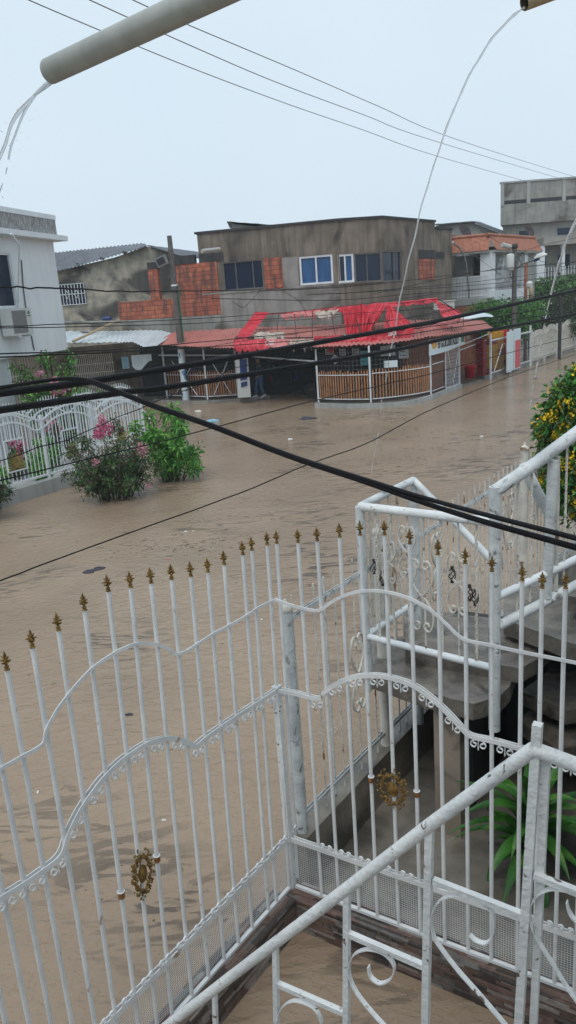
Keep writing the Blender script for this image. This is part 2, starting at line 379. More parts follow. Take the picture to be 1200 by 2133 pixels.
def finial_mb(p, s=1.0, rot=0.0):
    p = Vector(p); m = MB()
    m.lathe(p, [(.013*s,0),(.0135*s,.004*s),(.009*s,.008*s),(.008*s,.014*s),(.013*s,.017*s),(.006*s,.021*s),(.007*s,.03*s),(.011*s,.04*s),(.008*s,.052*s),(.004*s,.060*s),(.007*s,.066*s),(.006*s,.074*s),(.0008*s,.088*s)], 8)
    for k in range(8):
        a = rot+k*PI/4; d = Vector((math.cos(a), math.sin(a), 0)); h = (.034 if k % 2 else .045)*s
        L = (.024 if k % 2 == 0 else .018)*s
        m.tube([p+Vector((0,0,h))+d*.006*s, p+Vector((0,0,h+.001*s))+d*(L-.004*s), p+Vector((0,0,h+(.005 if k%2 else -.001)*s))+d*L], [.0052*s,.0032*s,.0036*s], 5)
        m.tube([p+Vector((0,0,h+.012*s))+d*.005*s, p+Vector((0,0,h+.02*s))+d*.016*s], [.004*s,.0022*s], 4)
    return m
def curl(pl, u, z, R, flip, up, o=0.0, wd=.011):
    """one C scroll; flip mirrors in u, up = +1 stands, -1 hangs"""
    pts = []
    for i in range(15):
        t = i/14; a = -PI*.5 + t*PI*2.15; r = R*(1-.55*t)
        pts.append(pl.P(u+flip*(r*math.cos(a)), z+up*(R+r*math.sin(a)), o))
    return MB().bar(pts, pl.n, .0045, wd)
def scroll_pair(pl, u, z, R, up, slope=0.0, o=0.0, spear=True):
    m = MB()
    for f in (-1, 1):
        c = curl(pl, u+f*R*1.15, z+f*slope*R*1.15, R, f, up, o); m.add(c.v, c.f)
    if spear:
        m.tube([pl.P(u, z, o), pl.P(u, z+up*R*1.6, o)], .003, 5)
        m.tube([pl.P(u, z+up*R*1.4, o), pl.P(u, z+up*R*1.9, o), pl.P(u, z+up*R*2.7, o)], [.003,.0055,.001], 5)
    return m
def medallion(pl, u, z, ru, rz, root, o=.02):
    m = MB(); rnd = random.Random(3)
    def Q(a, k, oo=0): return pl.P(u+ru*k*math.cos(a), z+rz*k*math.sin(a), o+oo)
    # centre boss
    m.grid(lambda a, b: Q(2*PI*a, .36*b, .012*math.cos(b*PI/2)), 16, 4); m.grid(lambda a, b: Q(2*PI*a, .36*b, -.004), 16, 1)
    m.tube([Q(2*PI*i/24, .38) for i in range(25)], .0035, 5)
    n = 14
    for k in range(n):
        a = 2*PI*k/n
        for s_ in (-1, 1):
            pts = [Q(a+s_*.22*math.sin(t*2.6)*(1-t*.2), .66+.3*t - (.16*max(0, t-.7)/.3), .006*math.sin(t*6)) for t in [i/9 for i in range(10)]]
            m.tube(pts, [.0048-.002*i/9 for i in range(10)], 5)
        for _ in range(9):
            c = Q(a+rnd.uniform(-.25,.25), rnd.uniform(.6,1.12), rnd.uniform(-.006,.010)); r = rnd.uniform(.004,.0085)
            m.lathe(c-Vector((0,0,r)), [(0,0),(r*.8,r*.4),(r,r),(r*.8,r*1.6),(0,r*2)], 6)
        if k % 3 == 0: m.tube([Q(a, .36), Q(a+.05, .68)], .0035, 5)
    m.tube([Q(2*PI*i/60, .74+.09*math.sin(i*1.45)) for i in range(61)], .0042, 5)
    m.build('gold_medallion', M['gold'], root, 'tarnished gold openwork medallion')

def lean(pl, pix, zb):
    out = []
    for x, y in pix:
        m = .183-.00033*(x-8) if x < 300 else .100-.000138*(x-300)
        a = pl.hit(x, y); b = pl.hit(x+m*550, y+550); t = (a[1]-zb)/(a[1]-b[1]); out.append((a[0], a[1], a[0]+(b[0]-a[0])*t))
    return out
def dress_gate(pl, root, tips, upper_px, second_px, zbot, z_rail, u0, u1, up_u, lo_u, collars, med, lab):
    R = .0116
    for i, tp in enumerate(tips):
        u, z = tp[0], tp[1]; ub = tp[2] if len(tp) > 2 else u
        zt = z-.088; mb = MB(); w_ = lambda q: pl.P(ub+(u-ub)*(q-zbot)/(z-zbot), q, 0)
        mb.tube([w_(zbot+.01), w_(zt)], R, 10); mb.lathe(w_(zt), [(R,0),(R+.002,.001),(R+.001,.005),(.006,.006)], 10)
        b = mb.build('bar', M['white'], root)
        f = finial_mb(w_(zt+.004), 1.0, i*.37).build('finial', M['gold'], b)
    # upper single flat rail
    up = curve2([(*up_, 0) for up_ in upper_px], 5)
    MB().bar([pl.P(p.x, p.y, R+.003) for p in up], pl.n, .018, .006).build('upper_rail', M['white'], root)
    se = curve2([(*p, 0) for p in second_px], 5)
    for oo, nm in ((R+.003, 'arched_rail'), (-R-.003, 'arched_rail')):
        MB().bar([pl.P(p.x, p.y, oo) for p in se], pl.n, .027 if oo > 0 else .018, .005).build(nm, M['white'], root)
    for oo in (R+.004, -R-.004):
        MB().bar([pl.P(u0, z_rail, oo), pl.P(u1, z_rail, oo)], pl.n, .036 if oo > 0 else .02, .006).build('lower_rail', M['white'], root)
    MB().pbox(pl, u0, u1, zbot-.010, zbot+.010, -.012, .012).build('bottom_rail', M['white'], root)
    # small scrolls
    us = sorted((t[0]+(t[2] if len(t) > 2 else t[0]))/2 for t in tips); pol = [(p.x, p.y) for p in se]
    for a, b in zip(us, us[1:]):
        if not (.04 < b-a < .2): continue
        c = (a+b)/2; zz = interp(pol, c); sl = (interp(pol, c+.02)-interp(pol, c-.02))/.04
        scroll_pair(pl, c, zz-.018, min(.021, (b-a)*.21), -1, max(-1.2, min(1.2, sl)), R+.004).build('scroll', M['white'], root)
        scroll_pair(pl, c, z_rail+.016, min(.021, (b-a)*.21), 1, 0, R+.004, False).build('scroll', M['white'], root)
    # wire mesh panel
    mb = MB(); st = .0155; wv = .0009; z0, z1 = zbot+.016, z_rail-.014; n = int((u1-u0)/st)
    rnd = random.Random(5)
    def warp(u): return .004*math.sin(u*9)+.003*math.sin(u*23)
    for i in range(n):
        u = u0+i*st
        mb.tube([pl.P(u+.002*math.sin(i), z0, -R-.01+warp(u)), pl.P(u, z1, -R-.008)], wv, 3, False)
    k = 0
    z = z0+.005
    while z < z1:
        mb.tube([pl.P(u0+(u1-u0)*j/24, z+.0015*math.sin(j*1.7+k), -R-.0105+warp(u0+(u1-u0)*j/24)) for j in range(25)], wv, 3, False); z += st; k += 1
    mb.build('wire_mesh', M['white'], root)
    for u, z in collars:
        MB().lathe(pl.P(u, z-.022, 0), [(.0135,0),(.018,.002),(.017,.006),(.0185,.012),(.017,.018),(.0185,.024),(.0175,.032),(.018,.034)], 12).build('collar', M['goldb'], root)
        MB().lathe(pl.P(u, z+.0122, 0), [(.0135,0),(.0195,0),(.0205,.003),(.0195,.006),(.0135,.0065)], 12).build('collar_rim', M['white'], root)
    medallion(pl, *med, root)

def px2(pl, lst): return [pl.hit(*p) for p in lst]
gate = thing('street_gate', GL.P(0, .36), 'white arched gate with gold finials, left of the corner post, above the street flood', 'gate')
tipsL = lean(GL, [(8,1358),(62,1312),(117,1277),(172,1236),(222,1197),(269,1190),(312,1182),(355,1175),(395,1170),(431,1162),(465,1147),(504,1127),(523,1118),(555,1108),(575,1105)], .27)
uL = tipsL[0][0]
for k in range(1, 6): tipsL.append((uL+.104*k, tipsL[0][1]-.01*k, tipsL[0][2]+.104*k))
upL = px2(GL, [(575,1247),(540,1262),(500,1288),(440,1320),(372,1361)]); upL2 = px2(GL, [(367,1360),(345,1349),(318,1341),(290,1339),(262,1346),(232,1361),(192,1388),(160,1420),(135,1450),(112,1482),(92,1520),(84,1549),(40,1575),(0,1598),(-60,1635),(-140,1680)])
seL = px2(GL, [(572,1438),(520,1472),(470,1505),(430,1533),(405,1553),(392,1548),(372,1540),(350,1537),(325,1541),(300,1550),(268,1570),(240,1592),(212,1620),(190,1648),(165,1685),(140,1735),(122,1782),(75,1820),(30,1850),(0,1868),(-80,1925),(-160,1985)])
def on_bar(tp, py):
    lo, hi = .3, 2.5
    f = lambda q: tp[2]+(tp[0]-tp[2])*(q-.27)/(tp[1]-.27) if len(tp) > 2 else tp[0]
    return f, tp
def bar_at(pl, tp, py):
    b = tp[2] if len(tp) > 2 else tp[0]; lo, hi = .3, 2.5
    for _ in range(40):
        z = (lo+hi)/2; q = pl.P(b+(tp[0]-b)*(z-.27)/(tp[1]-.27), z)
        if proj(q)[1] > py: lo = z
        else: hi = z
    return (b+(tp[0]-b)*(lo-.27)/(tp[1]-.27), lo)
collL = [bar_at(GL, tipsL[3], 1862), bar_at(GL, tipsL[5], 1787)]; cm = bar_at(GL, tipsL[4], 1817)
dress_gate(GL, gate, tipsL, upL+upL2[1:], seL, .27, .65, .02, 2.1, 0, 0, collL, (cm[0], cm[1], .072, .135), 'left')
# corner post of the gate
mb = MB(); c0 = GL.P(0, 0); zt = 1.76
mb.box((c0.x, c0.y, (.22+zt)/2), (.042, .042, zt-.22), GL.e); mb.build('gate_post', M['white_worn'], gate)
MB().box((c0.x, c0.y, zt+.006), (.05, .05, .012), GL.e).build('post_cap', M['white_grey'], gate)

fen = thing('side_fence', GR.P(.6, .36), 'white arched fence with gold finials, right of the corner post, behind the chipped handrail', 'fence')
tipsR = px2(GR, [(619,1102),(659,1098),(706,1090),(749,1085),(800,1084),(853,1102),(912,1124),(969,1142),(1025,1158),(1088,1177),(1130,1192),(1179,1192)])
dR = .5*(tipsR[-1][0]-tipsR[-3][0])
for k in range(1, 4): tipsR.append((tipsR[-1][0]+.11, tipsR[-1][1]))
upR = px2(GR, [(575,1247),(620,1262),(665,1270),(690,1254),(722,1238),(760,1229),(805,1231),(850,1243),(895,1266),(932,1298),(966,1328),(1020,1341),(1080,1354),(1200,1378),(1290,1400)])
seR = px2(GR, [(575,1435),(620,1444),(663,1454),(680,1438),(710,1419),(745,1408),(785,1406),(825,1413),(865,1428),(905,1457),(940,1490),(968,1520),(984,1532),(1030,1542),(1080,1556),(1140,1572),(1200,1590),(1290,1622)])
collR = [bar_at(GR, tipsR[3], 1622), bar_at(GR, tipsR[5], 1652)]; cm = bar_at(GR, tipsR[4], 1640)
dress_gate(GR, fen, tipsR, upR, seR, .27, .65, .03, 1.95, 0, 0, collR, (cm[0], cm[1], .095, .125), 'right')

# stone-clad plinths under gate and fence
rs = random.Random(11)
def clad(pl, u0, u1, z1, o0, o1, name, mt, lab):
    mb = MB(); mb.pbox(pl, u0, u1, -.35, z1-.012, o0+.012, o1-.012)
    z = -.05
    while z < z1-.012:
        h = rs.uniform(.016, .03); u = u0
        h = min(h, z1-z)
        while u < u1:
            l = rs.uniform(.08, .26)
            for oo, sg in ((o1, 1), (o0, -1)):
                d = rs.uniform(-.006, .006); a, b = (o1-.012, o1+d) if sg > 0 else (o0-d, o0+.012)
                mb.pbox(pl, u+.001, min(u+l, u1)-.001, z+.001, z+h-.001, min(a, b), max(a, b))
            u += l
        z += h
    # capping stones
    o = o0+.001
    while o < o1-.002:
        wd = min(rs.uniform(.018, .034), o1-.001-o); u = u0
        while u < u1:
            l = rs.uniform(.06, .24); mb.pbox(pl, u+.0008, min(u+l, u1)-.0008, z1-.011, z1+rs.uniform(0,.007), o+.0006, o+wd-.0006); u += l
        o += wd
    return solo(mb, name, mt, lab, 'low wall')
clad(GL, .09, 2.4, .25, -.10, .09, 'stone_plinth', STONES, 'low stone-clad wall under the white street gate, running to the lower left')
clad(GR, -.02, 2.2, .25, -.07, .09, 'stone_plinth', STONES, 'low stone-clad wall under the mesh foot of the right side fence')

# stair handrail in the foreground
hp = G(1112, 1558, 2.85); HR = Plane((hp.x, hp.y), ang=T_ANG)
rail = thing('stair_handrail', HR.P(0, 1.2), 'chipped white pipe handrail with flat iron S scrolls, nearest the camera at the bottom', 'handrail')
hr = [HR.px(*q) for q in [(1290,1628),(1200,1593),(1150,1574),(1112,1560)]]
MB().tube(hr, .0212, 14).build('top_pipe', M['white_worn'], rail)
hr = [HR.px(*q) for q in [(1112,1560),(900,1715),(700,1868),(480,2035),(350,2135),(180,2268)]]
MB().tube(hr, .0212, 14).build('top_pipe', M['white_worn'], rail)
def sqbar(a, b, w_, ex): 
    mb = MB(); a, b = Vector(a), Vector(b); d = (b-a); ez = d.normalized(); ex = Vector(ex); ex = (ex-ez*ex.dot(ez)).normalized()
    return mb.box((a+b)/2, (w_, w_, d.length), ex, None, ez)
for top, bot, w_ in (((1120,1508),(1080,2150),.026), ((895,1722),(885,2200),.024), ((723,1850),(721,2300),.022), ((574,1965),(580,2400),.020), ((447,2062),(460,2500),.018)):
    sqbar(HR.px(*top), HR.px(*bot), w_, HR.e).build('post', M['white_worn'], rail)
sqbar(HR.px(1135,1580,-.02), HR.px(1108,2150,-.02), .022, HR.e).build('post', M['white_worn'], rail)
for a, b in (((903,1834),(1092,1908)), ((724,1944),(886,2014)), ((578,2049),(722,2112)), ((1112,1822),(1300,1897))):
    pa, pb = HR.px(*a), HR.px(*b); ax = (pb-pa).normalized()
    MB().box((pa+pb)/2, ((pb-pa).length, .02, .02), ax, HR.n, ax.cross(HR.n)).build('cross_bar', M['white_worn'], rail)
z7 = lambda x, y: (560+x*.5333, 1400+y*.5333)
z3 = lambda x, y: (960+x*.2967, 1500+y*.2967)
scr = [[z7(*p) for p in [(785,1025),(810,1048),(845,1058),(872,1035),(880,990),(868,930),(800,885),(720,872),(660,900),(635,960),(645,1030),(675,1080),(740,1165),(820,1255),(920,1372),(1010,1480)]],
       [z7(*p) for p in [(390,1148),(398,1188),(435,1215),(478,1195),(490,1145),(450,1098),(385,1082),(330,1105),(314,1160),(325,1215),(355,1268),(410,1335),(480,1410),(560,1490)]],
       [z7(*p) for p in [(120,1400),(150,1425),(195,1410),(205,1360),(170,1305),(95,1283),(45,1320),(38,1390),(70,1470),(130,1550)]],
       [z3(*p) for p in [(745,1275),(760,1340),(800,1400),(870,1440),(950,1420),(980,1340),(920,1260),(820,1215),(720,1190),(630,1185),(555,1215),(500,1280),(485,1370),(510,1470),(560,1575),(640,1700),(730,1850),(830,1990),(960,2150)]]]
for s_ in scr:
    pts = [HR.px(*p) for p in s_]
    MB().bar(curve2(pts, 4), HR.n, .004, .019).build('scroll', M['white_worn'], rail)

# ================================================================== NEIGHBOUR'S FENCE, STAIRS, GARDEN
def twisted(pl, u, z0, z1, r=.0075, o=0):
    n = int((z1-z0)/.022); return MB().tube([pl.P(u, z0+(z1-z0)*i/n, o) for i in range(n+1)], r, 4, True, .55)
nf = thing('neighbour_fence', NS.P(2.5, .5), 'tall thin-barred cream fence along the flooded street, starting behind the gate corner', 'fence')
mats = [M['white_old'], M['white_grey']]
zt = 2.26
posts = {0.05: .04}
u = .12; k = 0
while u < 11.0:
    if k % 2 == 0: twisted(NS, u, .5, zt+.01*math.sin(k*2.1)).build('bar', M['white_old'], nf)
    else: MB().tube([NS.P(u, .5), NS.P(u, zt+.01*math.sin(k*1.3))], .0078, 6).build('bar', M['white_old'] if k % 3 else M['white_grey'], nf)
    u += .131; k += 1
for z, w_ in ((2.11, .03), (.62, .03)):
    for oo in (.012, -.012): MB().pbox(NS, .1, 11, z-w_/2, z+w_/2, oo-.003, oo+.003).build('rail', M['white_grey'], nf)
def pipe_post(pl, u, z0, z1, r, mt, root, cap=True):
    mb = MB().tube([pl.P(u, z0), pl.P(u, z1)], r, 14); o = mb.build('post', mt, root)
    if cap: MB().lathe(pl.P(u, z1), [(r,0),(r*1.15,.005),(r*1.15,.03),(r*.7,.05),(.012,.06),(.012,.085),(0,.09)], 14).build('post_cap', M['white_old'], root)
pipe_post(NS, .055, .3, 2.17, .036, M['white_grey'], nf)
for pq in ((787,1090),(1093,950)):
    pipe_post(NS, NS.hit(*pq)[0], .4, 2.33, .045, M['white_old'], nf)
# big C-scroll ornaments of the fence
def big_scroll(pl, u, z, s, root, mt):
    for fu in (-1, 1):
        for fz in (-1, 1):
            pts = [(0.0,0.0),(.05,.06),(.09,.16),(.085,.26),(.04,.31),(.0,.28),(.012,.235),(.045,.24)]
            P = curve2([pl.P(u+fu*a*s+fu*.004, z+fz*b*s, .02) for a, b in pts], 4)
            MB().bar(P, pl.n, .009, .016).build('scroll', mt, root)
for pq in ((742,1400),(905,1180),(1060,1085),(1110,1010)):
    h = NS.hit(*pq); big_scroll(NS, h[0], min(1.75, max(1.2, h[1])), 1.0, nf, M['white_old'])

lw = MB(); lw.pbox(NS, .0, 14, -.4, .5, -.09, .07)
solo(lw, 'low_wall', M['yard'], 'low wet concrete wall carrying the thin-barred fence beside the street', 'low wall')
gp = [GR.P(.05, .10, -.07), GR.P(5, .10, -.07), NS.P(9, .10, 6), NS.P(14, .10, 4), NS.P(14, .10, .07), NS.P(.0, .10, .07)]
mb = MB(); mb.poly(gp, (0,0,-.4)); struct(mb.build('garden_ground', M['yard']))

ld = 1.3
st = thing('concrete_stairs', (1.3, 5.3, .1), 'wet grey concrete stair slabs and landing on a square pillar behind the side fence', 'stairs')
def slab(pxs, z, th, back=None):
    pts = [G(x, y, z) for x, y in pxs]; mb = MB(); rnd = random.Random(len(pxs)+int(z*100))
    out = []
    for a, b in zip(pts, pts[1:]+pts[:1]):
        n = 5
        for i in range(n):
            p = a.lerp(b, i/n); out.append(p+Vector((rnd.uniform(-.004,.004), rnd.uniform(-.004,.004), 0)))
    mb.poly(out, (0,0,-th)); mb.build('tread', M['conc_wet'], st)
slab([(772,1402),(880,1440),(985,1466),(1040,1452),(1062,1428),(1078,1384),(1000,1352),(770,1320)], 1.30, .13)
slab([(845,1352),(1085,1392),(1122,1372),(1160,1332),(1130,1300),(960,1280),(840,1262)], 1.42, .12)
slab([(1050,1290),(1160,1330),(1260,1360),(1320,1330),(1320,1240),(1150,1215),(1050,1232)], 1.60, .13)
slab([(1180,1240),(1330,1270),(1400,1200),(1230,1180)], 1.80, .13)
slab([(1085,1440),(1150,1392),(1250,1395),(1300,1460),(1180,1480)], .95, .12)
slab([(1080,1500),(1150,1440),(1300,1440),(1350,1540),(1160,1560)], .72, .12)
pc = G(945, 1745, .1); tp = 1.18
MB().box((pc.x+.02, pc.y+.12, (tp+.05)/2), (.2, .2, tp-.05), GR.e).build('pillar', M['pillar'], st)
# walls added for the darkness under the stairs, shade put into their colour
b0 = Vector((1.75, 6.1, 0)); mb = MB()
mb.box((b0.x+.6, b0.y-.05, .6), (2.2, .3, 1.2), GR.e); mb.build('understair_shade_wall', M['conc_dark'], st)
MB().box((1.45, 5.75, .6), (.25, .9, 1.1), GR.e).build('understair_shade_wall', M['conc_dark'], st)
MB().box((2.75, 4.9, .85), (.25, 2.6, 1.7), GR.e).build('understair_shade_wall', M['conc_dark'], st)

# railing around the landing
nr = thing('landing_railing', (.56, 5.42, 1.2), 'thick white pipe railing with twisted bars around the neighbour stair landing', 'railing')
P1 = G(765, 1400, 1.3); P2 = G(1030, 1480, 1.3); P3 = G(870, 1330, 1.3)
h1 = HZ(1055, P1.x, P1.y); h2 = HZ(1014, P2.x, P2.y); h3 = HZ(1000, P3.x, P3.y)
V = lambda p, z: Vector((p.x, p.y, z))
r_ = .036
MB().tube([V(P1, 1.15), V(P1, h1)], r_, 14).build('post', M['white_grey'], nr)
MB().tube([V(P2, 1.15), V(P2, h2)], r_*1.08, 14).build('post', M['white_grey'], nr)
MB().tube([V(P3, .5), V(P3, h3)], r_, 14).build('post', M['white_grey'], nr)
PA = Plane((P1.x, P1.y), (P2.x, P2.y)); PB = Plane((P1.x, P1.y), (P3.x, P3.y))
LA = (V(P2,0)-V(P1,0)).length
zr = h1; zr2 = HZ(1088, P2.x, P2.y)
MB().tube([V(P1, h1), V(P2, zr2)], .032, 14).build('top_rail', M['white_worn'], nr)
MB().tube([V(P1, h1), V(P3, h3)], .03, 14).build('top_rail', M['white_grey'], nr)
z1a = HZ(1325, P1.x, P1.y); z2a = HZ(1392, P2.x, P2.y); z3a = HZ(1252, P3.x, P3.y)
MB().tube([V(P1, z1a), V(P2, z2a)], .026, 12).build('bottom_rail', M['alu'], nr)
MB().tube([V(P1, z1a), V(P3, z3a)], .026, 12).build('bottom_rail', M['alu'], nr)
dg = D(1030, 1172, (Vector((P2.x, P2.y, 0))).length+.45)
MB().tube([V(P3, h3), dg], .028, 12).build('sloping_rail', M['white_grey'], nr)
for i in range(1, 8):
    u = LA*i/8; zlo = z1a+(z2a-z1a)*i/8; zhi = h1+(zr2-h1)*i/8
    if i % 2: twisted(PA, u, zlo, zhi, .011).build('twisted_bar', M['white_old'], nr)
    else: MB().tube([PA.P(u, zlo), PA.P(u, zhi)], .0075, 6).build('bar', M['white_old'], nr)
LB = (V(P3,0)-V(P1,0)).length
for i in range(1, 6):
    u = LB*i/6; zlo = z1a+(z3a-z1a)*i/6; zhi = h1+(h3-h1)*i/6
    twisted(PB, u, zlo, zhi, .011).build('twisted_bar', M['white_old'], nr)
def basket(p, root):
    mb = MB(); p = Vector(p)
    for k in range(4):
        pts = []
        for i in range(9):
            t = i/8; a = k*PI/2+t*PI*1.2; r = .022*math.sin(PI*t)+.003
            pts.append(p+Vector((math.cos(a)*r, math.sin(a)*r, -.05+.1*t)))
        mb.tube(pts, .0042, 5)
    for z in (-.058, .05): mb.lathe(p+Vector((0,0,z)), [(.0,0),(.013,0),(.013,.01),(0,.01)], 8)
    mb.build('basket_ornament', M['iron'], root)
for q in ((778,1180),(797,1205)): basket(D(*q, 5.55), nr)
for q in ((942,1197),(990,1245),(978,1235)): basket(PA.px(*q), nr)
for pq, s_ in (((850,1150),.62),((880,1240),.85),((955,1215),.7),((812,1170),.5)):
    h = PA.hit(*pq)
    for fu in (-1, 1):
        for fz in (-1, 1):
            pts = [(0,0),(.05,.05),(.10,.14),(.10,.24),(.06,.31),(.02,.29),(.02,.25),(.05,.24),(.06,.265)]
            P = curve2([PA.P(h[0]+fu*(a*s_+.004), h[1]+fz*b*s_, .012) for a, b in pts], 4)
            MB().bar(P, PA.n, .009, .014).build('scroll', M['white_old'], nr)
# rising rail on the right
PC = Plane((P2.x, P2.y), ang=22)
rr = thing('rising_railing', V(P2, 1.3), 'peeling white pipe railing climbing to the right edge in front of the yellow-flowered tree', 'railing')
MB().tube([PC.px(1030,1024), PC.px(1120,962), PC.px(1200,902), PC.px(1330,806)], .042, 14).build('top_rail', M['white_grey'], rr)
MB().tube([PC.px(1037,1305), PC.px(1130,1256), PC.px(1200,1219), PC.px(1330,1150)], .034, 14).build('bottom_rail', M['white_grey'], rr)
MB().tube([PC.px(1036,1243), PC.px(1075,1225), PC.px(1200,1165), PC.px(1330,1100)], .028, 12).build('inner_rail', M['alu'], rr)
for a, b, r in (((1153,958),(1138,1245),.036),):
    MB().tube([PC.px(*a), PC.px(*b)], r, 12).build('post', M['white_grey'], rr)
MB().tube([PC.px(1163,950), PC.px(1158,1230)], .014, 8).build('twisted_bar', M['white_old'], rr)
for x in (1080,1108,1182,1225):
    a = PC.hit(x, 1024-(x-1030)*.70); b = PC.hit(x, 1300-(x-1037)*.68)
    twisted(PC, a[0], b[1], a[1], .009).build('twisted_bar', M['white_old'], rr)
MB().tube([PC.px(1155,985,-.3), PC.px(1180,1040,-.3), PC.px(1205,1085,-.3)], .04, 12).build('brace', M['white_grey'], rr)
MB().bar(curve2([PC.px(*q, -.05) for q in ((1058,1180),(1052,1140),(1056,1090),(1066,1060),(1060,1055),(1052,1070),(1060,1120),(1066,1160),(1058,1185),(1050,1170))], 4), PC.n, .006, .012).build('scroll', M['white_old'], rr)

# ================================================================== PLANTS
def leaf(mb, p, d, s, w_=.42, droop=.2, rnd=random):
    d = Vector(d).normalized(); a = Vector((rnd.uniform(-1,1), rnd.uniform(-1,1), rnd.uniform(-.2,1)))
    sd = d.cross(a); 
    if sd.length < 1e-3: return
    sd.normalize(); n = sd.cross(d)
    p = Vector(p); mid = p+d*s*.5; tip = p+d*s-Vector((0,0,droop*s))
    b = len(mb.v); mb.v += [p, mid+sd*s*w_*.5+n*s*.08, tip, mid-sd*s*w_*.5+n*s*.08, mid-n*s*.02]
    mb.f += [[b, b+1, b+4], [b+1, b+2, b+4], [b+2, b+3, b+4], [b+3, b, b+4]]; mb.sm += [False]*4
def rdir(rnd, up=.2):
    while 1:
        v = Vector((rnd.uniform(-1,1), rnd.uniform(-1,1), rnd.uniform(-1,1)))
        if .1 < v.length < 1: break
    v.normalize(); v.z += up; return v.normalized()
def shrub(name, base, h, spread, nst, nl, ls, mts, label, cat, seed, flowers=None, low=.15, lean=(0,0), group=None, w_=.42, tag_=True, ball=None):
    rnd = random.Random(seed); base = Vector(base)
    t = thing(name, base, label, cat, group); sm = MB(); lm = [MB() for _ in mts]
    tips = []
    for i in range(nst):
        a = rnd.uniform(0, 2*PI); q = rnd.uniform(.15, 1)**.7*spread; hh = h*rnd.uniform(.3, 1)*(1-.35*(q/spread)**2)
        e = base+Vector((math.cos(a)*q+lean[0], math.sin(a)*q+lean[1], hh)); m1 = base.lerp(e, .5)+Vector((rnd.uniform(-.1,.1)*spread, rnd.uniform(-.1,.1)*spread, hh*.12))
        P = curve2([base+Vector((math.cos(a)*q*.3, math.sin(a)*q*.3, -.05)), m1, e], 5)
        sm.tube(P, [.014*h/1.2*(1-.75*k/(len(P)-1)) for k in range(len(P))], 5)
        tips.append(P)
        subs = [P]
        for _ in range(4):
            k = rnd.randint(2, len(P)-1); o = P[k]; d = rdir(rnd, .35)*rnd.uniform(.12, .32)*spread*1.1
            S = [o, o+d*.5+Vector((0,0,.02)), o+d]; sm.tube(S, [.006*h, .004*h, .002*h], 4); subs.append(S); tips.append(S)
        per = nl//nst//len(subs)
        for S in subs:
            for _ in range(per):
                f = rnd.random()**.7*(len(S)-1); k = min(int(f), len(S)-2); p = S[k].lerp(S[k+1], f-k)
                if p.z < base.z+low*h: continue
                d = rdir(rnd, .1); p = p+d*rnd.uniform(0, .10)*spread
                leaf(lm[rnd.choices(range(len(mts)), [x[1] for x in mts])[0]], p, d, ls*rnd.uniform(.6, 1.25), w_, rnd.uniform(0,.5), rnd)
    sm.build('stems', M['stem'], t)
    for l, (mt, _) in zip(lm, mts):
        if l.v: l.build('foliage', M[mt], t)
    for (pos, r, n, mt) in (flowers or []):
        f = MB()
        for _ in range(n):
            d = rdir(rnd, .1); p = Vector(pos)+Vector((d.x*r[0], d.y*r[0], d.z*r[1]))*rnd.random()**.4; leaf(f, p, rdir(rnd, .2), ls*rnd.uniform(.4,.7), .8, .1, rnd)
        f.build('blossom', M[mt], t)
    return t

pb = G(240, 1038); pD = math.hypot(pb.x, pb.y)
shrub('flowering_shrub', pb, 1.8, 1.2, 40, 9500, .085, [('leaf_dark',5),('leaf_olive',2),('leaf_green',1.2)], 'dark leafy shrub with magenta blossom clusters standing in the flood by the white ornate fence', 'shrub', 21,
      [(D(217,893,pD), (.22,.2), 260, 'pink'), (D(205,905,pD-.1), (.14,.12), 110, 'pink'), (D(212,872,pD), (.09,.13), 60, 'palepink'), (D(296,938,pD-.2), (.17,.2), 150, 'palepink'), (D(189,998,pD-.3), (.12,.16), 70, 'pink'), (D(200,965,pD-.3), (.1,.12), 60, 'palepink'), (D(310,1012,pD-.4), (.1,.1), 40, 'palepink')], .1)
gb = G(362, 1000)
shrub('leafy_shrub', gb, 1.85, 1.1, 22, 4200, .15, [('leaf_green',5),('leaf_bright',3)], 'bright green long-leaved shrub standing in the flood beside the magenta-flowered one', 'shrub', 33, None, .06, w_=.32)
lb = G(8, 1085)
shrub('edge_shrub', G(-38, 1085), 1.9, .85, 22, 5000, .10, [('leaf_dark',5),('leaf_olive',1)], 'very dark shrub cut off by the left edge of the photo below the ornate fence', 'shrub', 35, None, .05)

# dracaena behind the side fence
db = G(1108, 1800, .15)
dr = thing('strap_leaf_plant', db, 'green strap-leaved plant growing behind the side fence at lower right', 'plant')
rnd = random.Random(9)
MB().tube([db-Vector((0,0,.1)), db+Vector((0,0,.35))], [.025,.02], 8).build('stem', M['stem'], dr)
def strap(p0, az, el, L, w_):
    pts = []; p = Vector(p0); e = el; bend = rnd.uniform(.09,.22)
    for i in range(11):
        pts.append(p.copy()); p = p+Vector((math.cos(az)*math.cos(e), math.sin(az)*math.cos(e), math.sin(e)))*L/10; e -= bend*rnd.uniform(.7,1.3)
    sd = Vector((-math.sin(az), math.cos(az), 0))
    def fn(a, b):
        i = a*10; k = min(int(i), 9); q = pts[k].lerp(pts[k+1], i-k); ww = w_*math.sin(PI*min(1, .12+a*.88)**.75)
        return q+sd*(b-.5)*ww+Vector((0,0,abs(b-.5)*ww*.45))
    return MB().grid(fn, 10, 4)
for k in range(34):
    hgt = .08+.34*(k/34); az = k*2.4+rnd.uniform(-.3,.3); el = .25+1.1*(k/34)
    strap(db+Vector((0,0,hgt)), az, el, rnd.uniform(.45,.72), rnd.uniform(.075,.115)).build('leaf', M['leaf_drac'], dr)

